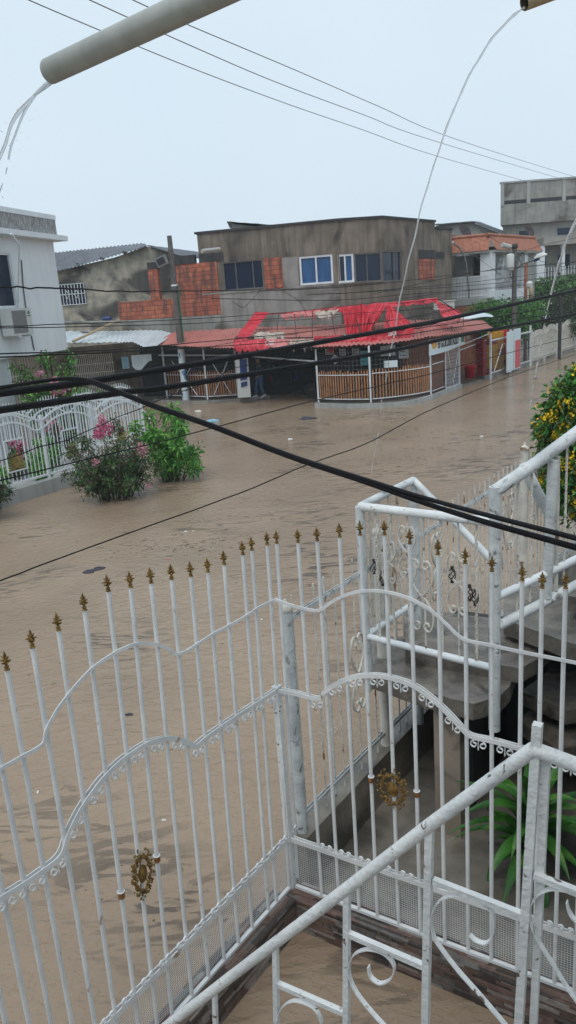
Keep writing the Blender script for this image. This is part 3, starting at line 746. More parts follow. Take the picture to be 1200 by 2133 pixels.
# yellow-flowered tree at the right edge
yb = NS.P(NS.hit(1235, 960)[0]-.3, .1, .9)
def ytree():
    rnd = random.Random(12); t = thing('yellow_flower_tree', yb, 'dense green tree covered in yellow blossom at the right edge of the photo', 'tree')
    tr = MB(); g1, g2, fl = MB(), MB(), MB()
    top = D(1240, 900, 9.2)
    tr.tube([yb, yb.lerp(top, .6)+Vector((.1,0,0)), top], [.09,.06,.03], 8)
    cl = [(1200,800,.2),(1190,830,.28),(1160,868,.26),(1190,900,.38),(1150,905,.20),(1132,893,.11),(1175,940,.4),(1215,870,.45),(1215,980,.5),(1180,990,.32),(1170,1030,.22),(1250,930,.6),(1225,1040,.45)]
    for x, y, r in cl:
        c = D(x, y, 9.2+rnd.uniform(-.35,.35))
        tr.tube([top.lerp(yb, rnd.uniform(.05,.5)), top.lerp(c, .5)-Vector((0,0,.1)), c], [.03,.018,.006], 5)
        for _ in range(int(900*r*2)):
            d = rdir(rnd, .1); p = c+d*r*rnd.random()**.45*rnd.uniform(.6,1.1); leaf(g1 if rnd.random() < .55 else g2, p, (d+rdir(rnd,.1)).normalized(), rnd.uniform(.06,.11), .45, .3, rnd)
        for _ in range(int(5*r*9)):
            d = rdir(rnd, .25); q = c+d*r*.85
            for _ in range(22):
                leaf(fl, q+rdir(rnd, 0)*rnd.uniform(.01,.08), rdir(rnd,.3), rnd.uniform(.022,.045), .9, .1, rnd)
    tr.build('trunk', M['stem'], t); g1.build('crown', M['leaf_mid'], t); g2.build('crown', M['leaf_green'], t); fl.build('blossom', M['yellow_fl'], t)
ytree()

# ================================================================== LEFT: ORNATE FENCE, GARDEN, WHITE HOUSE
fa = G(56, 1040); WF = Plane((fa.x, fa.y), ang=58)
wf = thing('ornate_fence', WF.P(3, .3), 'white arched fence with gold fan panels in front of the flooded garden at left', 'fence')
z4 = lambda x, y: (x*.41667, 760+y*.41667)
u0 = WF.hit(-60, 1075)[0]; u1 = WF.hit(303, 940)[0]
base_z = .42
arch = [WF.hit(*z4(*p)) for p in [(-60,300),(0,255),(60,243),(120,255),(185,276),(215,270),(255,235),(300,210),(350,195),(400,198),(440,212),(475,226),(500,200),(540,178),(590,165),(650,165),(700,185),(725,205)]]
arch2 = [WF.hit(*z4(*p)) for p in [(-60,330),(0,302),(60,288),(120,300),(172,326),(215,312),(265,268),(320,243),(370,236),(420,245),(465,273),(490,250),(535,215),(590,190),(640,185),(695,212),(725,240)]]
c1 = curve2([(*p,0) for p in arch], 4); c2 = curve2([(*p,0) for p in arch2], 4)
MB().bar([WF.P(p.x, p.y, .014) for p in c1], WF.n, .045, .02).build('arched_rail', M['wall_white'], wf)
MB().bar([WF.P(p.x, p.y, .014) for p in c2], WF.n, .04, .02).build('arched_rail', M['wall_white'], wf)
MB().pbox(WF, u0, u1, base_z, base_z+.05, -.02, .02).build('bottom_rail', M['wall_white'], wf)
frames = []
for a, b in ((z4(15,385),z4(135,515)), (z4(305,330),z4(402,455)), (z4(555,270),z4(648,378))):
    ua, za = WF.hit(*a); ub, zb = WF.hit(*b); frames.append((ua, ub, zb, za))
poly1 = [(p.x, p.y) for p in c1]
nb = min(86, int((u1-u0)/.115)); 
for i in range(nb+1):
    u = u0+(u1-u0)*i/nb; zt = interp(poly1, u)+.10
    seg = [(base_z, zt)]
    for (a, b, zlo, zhi) in frames:
        if a < u < b: seg = [(base_z, zlo), (zhi, zt)]
    for s0, s1 in seg: MB().tube([WF.P(u, s0), WF.P(u, s1)], .0115, 6).build('bar', M['wall_white'], wf)
for x in (212, 462, 300/.41667):
    u = WF.hit(x*.41667, 900)[0]; MB().pbox(WF, u-.03, u+.03, .3, interp(poly1, u)+.12, -.03, .03).build('post', M['wall_white'], wf)
for (a, b, zlo, zhi) in frames:
    mb = MB()
    for (p, q) in (((a,zlo),(b,zlo)),((a,zhi),(b,zhi)),((a,zlo),(a,zhi)),((b,zlo),(b,zhi))):
        mb.tube([WF.P(*p, .02), WF.P(*q, .02)], .02, 4)
    fr = mb.build('panel_frame', M['wall_white'], wf)
    mb = MB(); c = ((a+b)/2, zlo+.08)
    for k in range(17):
        an = -.35+(PI+.7)*k/16; L = min((b-a), (zhi-zlo))*.58
        mb.tube([WF.P(c[0], c[1], .01), WF.P(c[0]+math.cos(an)*L*.6, c[1]+math.sin(an)*L*.75, .012), WF.P(c[0]+math.cos(an)*L*.85, c[1]+math.sin(an)*L*1.05, .01)], [.012,.018,.006], 5)
    mb.build('fan', M['fan'], fr)
mb = MB(); mb.pbox(WF, u0-3, u1+.06, -.3, .33, -.12, .10)
solo(mb, 'low_wall', M['wall_grey'], 'grey low wall just above the flood under the white ornate fence', 'low wall')
# return of the fence toward the house
cor = WF.P(u1, 0); WR = Plane((cor.x, cor.y), ang=58+90); 
if WR.e.y < 0 or WR.e.x > 0: WR = Plane((cor.x, cor.y), ang=148)
wr = thing('inner_fence', WR.P(2, .3), 'plainer white arched fence standing behind the ornate one, deeper in the garden', 'fence')
# inner parallel fence between garden and porch
IF = Plane((WF.P(u1,0,-2.6).x, WF.P(u1,0,-2.6).y), ang=58+180)
iu0, iu1 = IF.hit(282, 830)[0], IF.hit(-40, 850)[0]
if iu0 > iu1: iu0, iu1 = iu1, iu0
W_ = (iu1-iu0)
def inner_top(u):
    t = (u-iu0)/W_*4; return 1.62+.28*abs(math.sin(t*PI))
for i in range(60):
    u = iu0+W_*i/59; MB().tube([IF.P(u, .3), IF.P(u, inner_top(u)+.12)], .012, 6).build('bar', M['wall_white'], wr)
for dz in (0, -.22):
    MB().bar([IF.P(iu0+W_*i/80, inner_top(iu0+W_*i/80)+dz, .015) for i in range(81)], IF.n, .04, .015).build('arched_rail', M['wall_white'], wr)
MB().pbox(IF, iu0, iu1, .3, .35, -.02, .02).build('bottom_rail', M['wall_white'], wr)
gt = thing('corner_fence', WR.P(1.2, .3), 'short white plain fence closing the garden at its far street corner', 'fence')
for i in range(22):
    u = .08+i*.118; MB().tube([WR.P(u, .3), WR.P(u, 1.95)], .0115, 6).build('bar', M['wall_white'], gt)
for z in (.42, 1.75): MB().pbox(WR, 0, 2.6, z, z+.045, -.018, .018).build('rail', M['wall_white'], gt)
mb = MB(); mb.pbox(WF, u0-3, u1-.05, -.3, .16, -3.4, -.13); struct(mb.build('garden_floor', M['wall_grey']))

rnd = random.Random(50)
gardens = [('potted_shrub', (55,960), 1.5, .9, .5, ('leaf_dark','leaf_green'), 'palepink', 'dark leafy bush with pale pink flowers inside the ornate fence, leftmost of the garden plants'),
           ('garden_bush', (110,930), 1.6, .95, .45, ('leaf_olive','leaf_green'), 'pink', 'bush with pink flowers inside the ornate fence, between the first and second fan panels'),
           ('garden_bush', (160,925), 1.2, 1.1, .45, ('leaf_green','leaf_bright'), None, 'bright green bush inside the fence behind the second fan panel'),
           ('garden_bush', (35,1000), .8, .7, .4, ('leaf_bright','leaf_green'), None, 'low bright green bush at the foot of the first fan panel'),
           ('garden_bush', (210,880), 1.9, 1.3, .5, ('leaf_dark','leaf_olive'), 'palepink', 'dark bush with pale blossoms behind the third fan panel'),
           ('garden_bush', (120,985), .6, .7, .35, ('leaf_bright','leaf_green'), None, 'low light green plants behind the post between the first two fan panels')]
for nm, (x, y), off, h, sp, mm, fl, lab in gardens:
    u = WF.hit(x, y)[0]; b = WF.P(u, .16, -off)
    shrub(nm, b, h, sp, 12, 900, .11, [(mm[0],2),(mm[1],1)], lab, 'bush', int(x), [(b+Vector((rnd.uniform(-.3,.3), rnd.uniform(-.3,.3), h*rnd.uniform(.6,1))), (.12,.1), 45, fl) for _ in range(4)] if fl else None, .1)
b = WF.P(WF.hit(130, 900)[0], .16, -3.1)
shrub('ixora_bush', Vector((D(118,800,25.2).x, D(118,800,25.2).y, .16)), 3.7, 1.5, 34, 6000, .15, [('leaf_green',3),('leaf_olive',2),('leaf_bright',1.5)], 'tall yellow-green bush rising behind the inner fence next to the white house', 'bush', 77,
      [(D(100+rnd.uniform(-40,50), 790+rnd.uniform(-20,30), 24.4), (.16,.1), 40, 'palepink') for _ in range(5)], .1)
# round pot
pt = thing('round_planter', WF.P(WF.hit(155, 890)[0], .16, -2.0), 'grey round planter pot seen through the bars of the ornate fence', 'planter')
MB().lathe(pt.location, [(.18,0),(.3,.1),(.38,.3),(.4,.42),(.34,.42),(.32,.3),(0,.3)], 16).build('pot', M['wall_grey'], pt)

# ---- white house
h0 = D(142, 728, 28.6); H0 = D(-200, 560, 22.5)
HP = Plane((h0.x, h0.y), (D(0, 600, 25.6).x, D(0, 600, 25.6).y))
wh = thing('white_house', HP.P(0, 0), 'white two-storey house with rough grey parapet cut off by the left edge', 'house')
def walls(pl, u0, u1, z0, z1, th, holes, off=0.0, mb=None):
    """wall with rectangular openings: holes (ua, ub, za, zb)"""
    mb = mb or MB(); us = sorted({u0, u1, *[h for q in holes for h in q[:2]]}); us = [u for u in us if u0 <= u <= u1]
    for a, b in zip(us, us[1:]):
        mid = (a+b)/2; cuts = sorted([(q[2], q[3]) for q in holes if q[0] <= mid <= q[1]]); z = z0
        for lo, hi in cuts:
            if lo > z: mb.pbox(pl, a, b, z, lo, off-th, off)
            z = max(z, hi)
        if z < z1: mb.pbox(pl, a, b, z, z1, off-th, off)
    return mb
def window(pl, ua, ub, za, zb, root, off=0.0, fr='alu', mull=(.5,), glass='glass_dark', fw=.05, cross=(), depth=.1, label=None):
    f = MB(); o1, o0 = off-.02, off-depth
    f.pbox(pl, ua, ub, za, za+fw, o0, o1+.03); f.pbox(pl, ua, ub, zb-fw, zb, o0, o1); f.pbox(pl, ua, ua+fw, za+fw, zb-fw, o0, o1); f.pbox(pl, ub-fw, ub, za+fw, zb-fw, o0, o1)
    for t in mull: c = ua+(ub-ua)*t; f.pbox(pl, c-fw*.4, c+fw*.4, za+fw, zb-fw, o0+.01, o1-.01)
    for t in cross: c = za+(zb-za)*t; f.pbox(pl, ua+fw, ub-fw, c-fw*.3, c+fw*.3, o0+.012, o1-.012)
    w_ = f.build('window', M[fr], root, label)
    edges = [0, *mull, 1]
    for i, (a, b) in enumerate(zip(edges, edges[1:])):
        g = glass[i % len(glass)] if isinstance(glass, (list, tuple)) else glass
        MB().pbox(pl, ua+(ub-ua)*a+.01, ua+(ub-ua)*b-.01, za+.01, zb-.01, o0-.01, o0+.012).build('pane', M[g], w_)
    return w_
zb = HP.hit(142, 728)[1]; ztop = HP.hit(130, 505)[1]; zpar = HP.hit(133, 470)[1]+.12; ztt = HP.hit(128, 453)[1]
wu = HP.hit(31, 640)[0]-.2; wz0 = HP.hit(20, 641)[1]; wz1 = HP.hit(15, 527)[1]
uw = 11.0
sgn = 1
mb = walls(HP, 0, uw, zb, ztop, .2, [(wu, wu+2.2, wz0, wz1)])
mb.pbox(HP, 0, uw, zb, zb+.15, -8, -.2); mb.pbox(HP, 0, .2, zb, ztop, -8, -.2); mb.pbox(HP, .2, uw, zb, ztop, -8, -7.8)
mb.build('upper_wall', M['wall_white'], wh)
MB().pbox(HP, -.35, uw, ztop, ztop+.16, -8, .38).build('cornice', M['wall_white'], wh)
MB().pbox(HP, -.12, uw, ztop+.16, ztt-.15, -8, .12).build('parapet', M['pebble'], wh)
MB().pbox(HP, -.14, uw, ztt-.149, ztt, -8.1, .14).build('parapet_cap', M['wall_white'], wh)
window(HP, wu, wu+2.2, wz0, wz1, wh, 0, 'alu', (), 'glass_dark', .06)
lu = HP.hit(38, 780)[0]
mb = MB(); mb.pbox(HP, lu+.3, uw, -.2, zb-.001, -7.9, -.25); mb.build('lower_wall', M['wall_white'], wh)
MB().pbox(HP, lu-.1, lu+.3, -.2, zb-.001, -.75, -.32).build('pillar', M['wall_white'], wh)
MB().tube([HP.px(43, 542, .03), HP.px(47,600,.03), HP.px(55,660,.03), HP.px(62,690,.03), HP.px(70,730,.03)], .02, 6).build('conduit', M['greywire'], wh)
# window grille under the upper floor (side porch)
gb_ = thing('porch_grille', HP.P(-.2, 0, -.6), 'white lattice grille on the porch beside the white house pillar', 'grille')
for k in range(9):
    u = lu-.15-k*.16; MB().tube([HP.P(u, .2, -.5), HP.P(u, zb-.1, -.5)], .015, 5).build('bar', M['white_old'], gb_)
for k in range(6):
    MB().pbox(HP, lu-1.5, lu-.1, .4+k*.4, .42+k*.4, -.51, -.49).build('cross_bar', M['white_old'], gb_)
# air conditioner
ac0 = HP.hit(-60, 700); ac1 = HP.hit(45, 645); acr = HP.hit(50, 700)
ua = HP.hit(48, 695)[0]+.1; ub = ua+1.1; za, zc = HP.hit(45, 697)[1], HP.hit(45, 643)[1]
ac = thing('air_conditioner', HP.P(ua+.45, za, .3), 'boxy air conditioner unit on brackets under the white house window', 'air conditioner')
MB().pbox(HP, ua, ub, za, zc, .08, .45).build('casing', M['ac'], ac)
mb = MB(); mb.pbox(HP, ua+.3, ub-.04, za+.06, zc-.06, .452, .458)
for k in range(14): mb.pbox(HP, ua+.3, ub-.04, za+.08+k*(zc-za-.16)/13, za+.088+k*(zc-za-.16)/13, .4585, .465)
mb.build('fan_grille', M['grille'], ac)
MB().pbox(HP, ua+.08, ua+.2, zc-.17, zc-.09, .452, .456).build('badge', M['green'], ac)
MB().pbox(HP, ua+.05, ua+.24, zc-.24, zc-.21, .452, .456).build('badge', M['green'], ac)
for du in (.15, .8): MB().pbox(HP, ua+du, ua+du+.05, za-.05, za-.002, 0, .5).build('bracket', M['alu'], ac)
mb = MB(); mb.tube([HP.px(58,640,.05), HP.px(60,690,.08), HP.px(52,700,.1), HP.px(46,695,.2)], .018, 6); mb.build('hose', M['alu'], ac)
# thin pole/gutter pipe leaning by the window
solo(MB().tube([HP.px(-8,490,.5), HP.px(12,515,.5), HP.px(22,560,.3), HP.px(36,640,.05)], .035, 8), 'downpipe', M['alu'], 'white downpipe running from the parapet past the upper window of the white house', 'pipe')

# ================================================================== CORNER BUILDING ABOVE THE SHOP
w1 = D(703, 460, 36.5); ZR = w1.z
w0 = G(410, 488, ZR); w2 = G(795, 454, ZR); w3 = G(906, 463, ZR)
FA = Plane((w1.x, w1.y), (w0.x, w0.y))       # left facade, u grows to the left
FB = Plane((w1.x, w1.y), (w2.x, w2.y))       # chamfer
FC = Plane((w2.x, w2.y), (w3.x, w3.y))       # right facade
UA = (V(w0,0)-V(w1,0)).length; UB = (V(w2,0)-V(w1,0)).length; UC = (V(w3,0)-V(w2,0)).length
UC2 = FC.hit(941, 480)[0]
M['hollow'] = brick_mat('orange_hollow_clay_block', FA.e, ((.50,.15,.08),(.33,.085,.05)), (.16,.09,.065), .36, .20, .014, .75, (.075,.05,.045), .9, 2, .5, .49, .14)
cb = thing('corner_building', (w1.x, w1.y, 0), 'two-storey bare grey concrete building on the corner above the shop with blue curtained windows', 'building')
def rct(pl, xa, ya, xb, yb):
    a, b = pl.hit(xa, ya), pl.hit(xb, yb); return (min(a[0],b[0]), max(a[0],b[0]), min(a[1],b[1]), max(a[1],b[1]))
hA1 = rct(FA, 626, 595, 692, 529); hA2 = rct(FA, 468, 606, 546, 540); bA = rct(FA, 554, 604, 587, 535)
mb = walls(FA, 0, UA, 0, ZR, .2, [hA1, hA2])
mb.build('wall', M['conc'], cb)
# lighter unfinished render patches, proud of the wall
mb = MB(); lo = FA.hit(560, 690)[1]; r1 = rct(FA, 587, 690, 625, 545)
mb.pbox(FA, FA.hit(624,600)[0], FA.hit(587,600)[0], FA.hit(600,600)[1], FA.hit(600,536)[1], .001, .012)
mb.pbox(FA, 0.02, FA.hit(456,600)[0], FA.hit(600,690)[1]-1, hA1[2]-.02, .001, .014)
mb.build('render_patch', M['conc_light'], cb)
MB().pbox(FA, bA[0], bA[1], bA[2], bA[3], .013, .05).build('brick_infill', M['hollow'], cb)
mb = walls(FB, 0, UB, 0, ZR, .2, [rct(FB, 706, 590, 736, 528), rct(FB, 739, 589, 793, 525)]); mb.build('wall', M['conc'], cb)
hC = rct(FC, 797, 587, 836, 523); hC2 = rct(FC, 872, 537, 906, 521); 
mb = walls(FC, 0, UC, 0, ZR, .2, [hC]); 
zr2 = FC.hit(925, 478)[1]
mb = walls(FC, UC, UC2, 0, zr2, .2, [], 0, mb); mb.build('wall', M['conc'], cb)
window(FA, *hA1, cb, 0, 'alu', (.5,), 'glass_blue', .09, label='white framed window with blue curtain')
window(FA, *hA2, cb, 0, 'greywire', (.25,.68), 'glass_dark', .05)
window(FB, *rct(FB, 706, 590, 736, 528), cb, 0, 'alu', (.45,), ['glass_dark','glass_blue'], .09)
window(FB, *rct(FB, 739, 589, 793, 525), cb, 0, 'greywire', (.05,.48), 'glass_dark', .05)
window(FC, *hC, cb, 0, 'greywire', (.62,), 'glass_dark', .05)
b2 = rct(FC, 872, 583, 904, 540); MB().pbox(FC, b2[0], b2[1], b2[2], b2[3], .002, .04).build('brick_infill', M['hollow'], cb)
for q in ((872,538,906,521),(909,538,925,525)):
    w_ = rct(FC, *q); o = MB().pbox(FC, w_[0], w_[1], w_[2], w_[3], -.02, .025).build('vent_window', M['dark'], cb)
# coping and back
mb = MB()
for pl, L in ((FA, UA+.1), (FB, UB), (FC, UC)):
    mb.pbox(pl, -.02 if pl is not FA else 0, L, ZR+.001, ZR+.10, -.25, .07)
mb.pbox(FC, UC+.001, UC2, zr2+.001, zr2+.1, -.25, .07)
mb.build('coping', M['coping'], cb)
back = FA.n*-9
pA = V(w0, 0)+back; pC = FC.P(UC2, 0)+back
mb = MB()
mb.poly([V(w0,0)-FA.n*.2, V(w1,0)-FA.n*.21, V(w2,0)-FB.n*.3, FC.P(UC2,0,-.21), pC, pA], (0,0,.01))
for v in mb.v: v.z += ZR-.9
mb.build('roof', M['conc_dark'], cb)
mb = MB(); mb.hexa([V(w0,0)-FA.n*.001, V(w0,0)+FA.e*-.2-FA.n*.001, V(pA,0)+FA.e*-.2, V(pA,0), V(w0,ZR-.01)-FA.n*.001, V(w0,ZR-.01)+FA.e*-.2-FA.n*.001, V(pA,ZR-.01)+FA.e*-.2, V(pA,ZR-.01)])
q0, q1 = FC.P(UC2,0,-.21), FC.P(UC2-.2,0,-.21)
mb.hexa([q0, q1, q1+back, q0+back, V(q0,zr2), V(q1,zr2), V(q1+back,zr2), V(q0+back,zr2)])
mb.build('side_wall', M['conc'], cb)
mb = MB(); mb.hexa([pA, pC, pC+FA.n*-.2, pA+FA.n*-.2, V(pA,ZR), V(pC,ZR), V(pC,ZR)+FA.n*-.2, V(pA,ZR)+FA.n*-.2]); mb.build('side_wall', M['conc'], cb)
# ledge line between floors and spout
MB().pbox(FA, 0, UA, hA1[2]-.10, hA1[2]-.03, .015, .05).build('ledge', M['conc_light'], cb)
MB().pbox(FB, 0, UB, hA1[2]-.10, hA1[2]-.03, .001, .05).build('ledge', M['conc'], cb)
def spout(px0, px1, d, r, label, dd=.6):
    a, b = D(*px0, d), D(*px1, d-dd); return solo(MB().tube([a, b], r, 10), 'roof_spout', M['pvc'], label, 'pipe')
spout((457,519), (421,523), 37.0, .09, 'short white rain spout projecting from the wall at the left end of the corner building', .9)
# roof hut behind the parapet
hut = thing('roof_shed', D(520, 470, 41), 'small shed with a lean-to metal roof showing above the corner building parapet', 'shed')
a, b = D(477, 461, 40.5), D(600, 470, 40.5)
HU = Plane((a.x, a.y), (b.x, b.y))
mb = MB(); L = (V(a,0)-V(b,0)).length
mb.hexa([HU.P(.15,ZR-.9), HU.P(L,ZR-.9), HU.P(L,ZR-.9,-3), HU.P(.15,ZR-.9,-3), HU.P(.15,a.z-.12), HU.P(L,b.z-.2), HU.P(L,b.z-.2,-3), HU.P(.15,a.z-.12,-3)]); mb.build('wall', M['conc_light'], hut)
def corr(p00, p10, p01, p11, waves, amp, mt, name, root, nv=3, th=.01, sag=0, seed=0):
    """corrugated sheet: waves run across the first direction; p00->p10 front edge, p01->p11 back edge"""
    p00, p10, p01, p11 = [Vector(p) for p in (p00, p10, p01, p11)]; nu = waves*6
    def fn(off):
        def g(a, b):
            p = p00.lerp(p10, a).lerp(p01.lerp(p11, a), b)
            return p+Vector((0,0, amp*math.sin(a*waves*2*PI)+off-sag*math.sin(PI*b)+.012*noise.noise(Vector((a*waves*.35+seed, b*3, seed)))*3*(1 if sag else .5)))
        return g
    mb = MB().grid(fn(0), nu, nv, True); mb.grid(fn(-th), nu, nv, True); return mb.build(name, M[mt], root)
corr(HU.P(-.1,a.z-.02,.25), HU.P(L+.3,b.z-.08,.25), HU.P(-.1,a.z-.02,-3.2), HU.P(L+.3,b.z-.08,-3.2), 22, .008, 'grey_roof', 'roof', hut)

# ---- brick annex to the left of the corner building
an = thing('brick_annex', FA.P(UA+2, 0), 'unplastered orange clay-block wall with black top band left of the corner building', 'wall')
xa = FA.hit(365, 600)[0]; z_b = FA.hit(400, 690)[1]
top = FA.hit(411, 530)[1]; tb = FA.hit(411, 548)[1]
mb = walls(FA, UA+.001, xa, 0, tb, .2, []); mb.pbox(FA, FA.hit(456,600)[0], UA, FA.hit(440,662)[1], tb, .002, .03)
mb.build('wall', M['hollow'], an)
mb = MB().pbox(FA, UA+.201, xa, tb+.001, top, -.2, .04); mb.pbox(FA, UA-1.2, UA, tb+.001, top, .002, .035); mb.build('coping', M['conc_dark'], an)
mb = MB().pbox(FA, FA.hit(456,600)[0], FA.hit(245,600)[0], 0, FA.hit(330,664)[1], .031, .07); mb.build('render_band', M['conc_light'], an)
xb, xc = FA.hit(246, 640)[0], FA.hit(364,640)[0]
MB().pbox(FA, xc+.001, xb, FA.hit(330,663)[1]+.001, FA.hit(330,624)[1], -.2, .0).build('wall', M['hollow'], an)
MB().pbox(FA, FA.hit(331,590)[0], FA.hit(311,590)[0], FA.hit(330,624)[1]+.001, FA.hit(320,560)[1], -.2, .02).build('column', M['hollow'], an)
MB().pbox(FA, FA.hit(333,590)[0], FA.hit(311,590)[0], FA.hit(320,560)[1]+.001, FA.hit(320,546)[1], -.22, .04).build('column_cap', M['conc_dark'], an)

# ---- old mouldy house behind it
OH = Plane((w0.x, w0.y), ang=0); OH.e = FA.e.copy(); OH.n = FA.n.copy(); OH.a = FA.P(0, 0, -1.2)
oh = thing('old_house', OH.P(UA+4, 0), 'old house with mouldy plaster gable and dark corrugated roof behind the brick wall', 'house')
pol = [OH.px(*q) for q in [(84,573),(240,536),(303,513),(345,522),(370,528)]]
mb = MB(); low = [V(p, 0) for p in pol]
for a, b, c, d in zip(pol, pol[1:], low, low[1:]): mb.poly([a, b, d, c], OH.n*-.2)
mb.build('gable_wall', M['old_wall'], oh)
p0, p1, p2 = [D(x, y, (OH.px(x, y).xy).length-.45) for x, y in ((76,577),(307,512),(374,532))]
q0 = D(100, 516, 44.5); q1 = D(300, 505, 44.5)
def roofsheet(a, b, c, d, name, root, mt='grey_roof', waves=26, amp=.03):
    return corr(a, b, c, d, waves, amp, mt, name, root, 3, .03)
bk = FA.n*-7
corr(p0, p1, D(70,531,45), D(300,506,42), 30, .03, 'grey_roof', 'roof', oh, 3, .03)
roofsheet(p1+Vector((0,0,.02)), p1+bk+Vector((0,0,.02)), p2, p2+bk, 'roof', oh)
wv = rct(OH, 129, 637, 175, 589)
MB().pbox(OH, wv[0], wv[1], wv[2], wv[3], -.1, .02).build('window', M['glass_dark'], oh)
mb = MB()
for i in range(9):
    u = wv[0]+(wv[1]-wv[0])*i/8; mb.pbox(OH, u-.015, u+.015, wv[2], wv[3], .05, .08)
for z in (wv[2], (wv[2]+wv[3])/2, wv[3]-.03): mb.pbox(OH, wv[0]-.05, wv[1]+.05, z, z+.03, .081, .1)
for i in (2, 5):
    u = wv[0]+(wv[1]-wv[0])*(i+.5)/8; zc = (wv[2]+wv[3])/2
    mb.tube([OH.P(u-.12,zc,.11), OH.P(u,zc+.2,.11), OH.P(u+.12,zc,.11), OH.P(u,zc-.2,.11), OH.P(u-.12,zc,.11)], .018, 4)
mb.build('window_grille', M['alu'], oh)
for x in (165, 215, 262):
    h = OH.hit(x, 552-(x-165)*.26); MB().pbox(OH, h[0]-.05, h[0]+.05, h[1]-.05, h[1]+.08, .001, .25).build('beam_end', M['rust'], oh)

# ================================================================== SHOP
sh = thing('corner_shop', (0, 33, .1), 'dark open-fronted corner shop under the faded red sheet roof', 'shop')
def gp2(x, y, z=.12): return G(x, y, z)
# roof sheets: (front px, dist) and back
fr = [(312,717,37.0),(350,719,36.2),(410,723,35.0),(480,725,33.7),(585,723,32.3),(705,721,31.0),(775,718,30.8),(840,711,31.2),(905,700,32.2),(965,692,33.9),(1028,684,36.2)]
bkp = [(362,692,38.0),(385,691,37.9),(425,688,37.6),(490,684,37.1),(590,680,36.5),(705,677,36.2),(780,672,36.3),(840,669,36.7),(900,666,37.8),(948,664,39.0),(1008,668,40.5)]
FR = [D(*q) for q in fr]; BK = [D(*q) for q in bkp]
for i in range(len(FR)-1):
    n = max(5, int((FR[i+1]-FR[i]).length/.17))
    dz = Vector((0,0,.012*(i % 2)))
    corr(FR[i]+dz, FR[i+1]+dz, BK[i]+dz, BK[i+1]+dz, n, .022, 'red_roof', 'roof_sheet', sh, 6, .006, .02, i)
mb = MB()
for a, b in zip(FR, FR[1:]):
    mb.tube([a+Vector((0,.25,-.09)), b+Vector((0,.25,-.09))], .035, 4)
mb.build('roof_beam', M['rust'], sh)
# floor slab with pale kerb
edge = [G(x, y, .1) for x, y in [(322,832),(360,836),(430,836),(500,832),(560,824),(610,816),(648,826),(655,840)]]
edge2 = [G(x, y, .1) for x, y in [(657,843),(720,845),(780,844),(840,840),(875,833),(905,824),(935,812),(960,803)]]
edge3 = [G(x, y, .14) for x, y in [(962,798),(1000,788),(1020,780)]]
bb = [D(1060, 760, 41.5), D(950, 700, 43), D(705, 700, 38), D(380, 700, 39.5)]
mb = MB(); mb.poly([V(p, .07) for p in edge+edge2+edge3+bb], (0,0,-.4)); mb.build('floor', M['floor'], sh)
for ed, z1, nm in ((edge[:5], .13, 'kerb'), (edge2, .17, 'kerb')):
    cc = curve2([V(p, z1/2-.1) for p in ed], 4)
    MB().bar(cc, Vector((0,0,1)), .10, z1+.2).build(nm, M['wall_grey'] if ed is edge2 else M['conc_light'], sh)
# back wall at the facade, shop shade put into its colour, and side partitions
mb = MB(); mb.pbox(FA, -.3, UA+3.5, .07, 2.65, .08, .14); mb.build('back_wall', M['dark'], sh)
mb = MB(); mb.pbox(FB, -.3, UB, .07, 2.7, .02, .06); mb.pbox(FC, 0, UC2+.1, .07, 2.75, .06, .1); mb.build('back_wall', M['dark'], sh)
# posts
def post_at(x, yb, zt, w_=.07, mt='alu', root=None, lab=None, z0=0.05):
    p = G(x, yb, z0); return MB().box((p.x, p.y, (z0+zt)/2), (w_, w_, zt-z0), FA.e).build('post', M[mt], root or sh), p
PP = {}
for x, yb, zt in ((349,830,2.55),(433,833,2.45),(497,829,2.35),(505,824,2.3),(664,838,2.30),(773,839,2.28),(898,822,2.42),(957,801,2.5),(1018,777,2.35)):
    o, p = post_at(x, yb, zt); PP[x] = p
MB().tube([V(PP[433],2.1)+Vector((-2.2,1.2,0.05)), V(PP[497],1.98), V(PP[664],1.72)], .035, 6).build('cross_rail', M['alu'], sh)
MB().tube([V(PP[957],1.75), V(PP[1018],1.95)], .03, 6).build('cross_rail', M['alu'], sh)
MB().tube([V(PP[957],1.55), V(PP[1018],1.7)], .03, 6).build('cross_rail', M['alu'], sh)
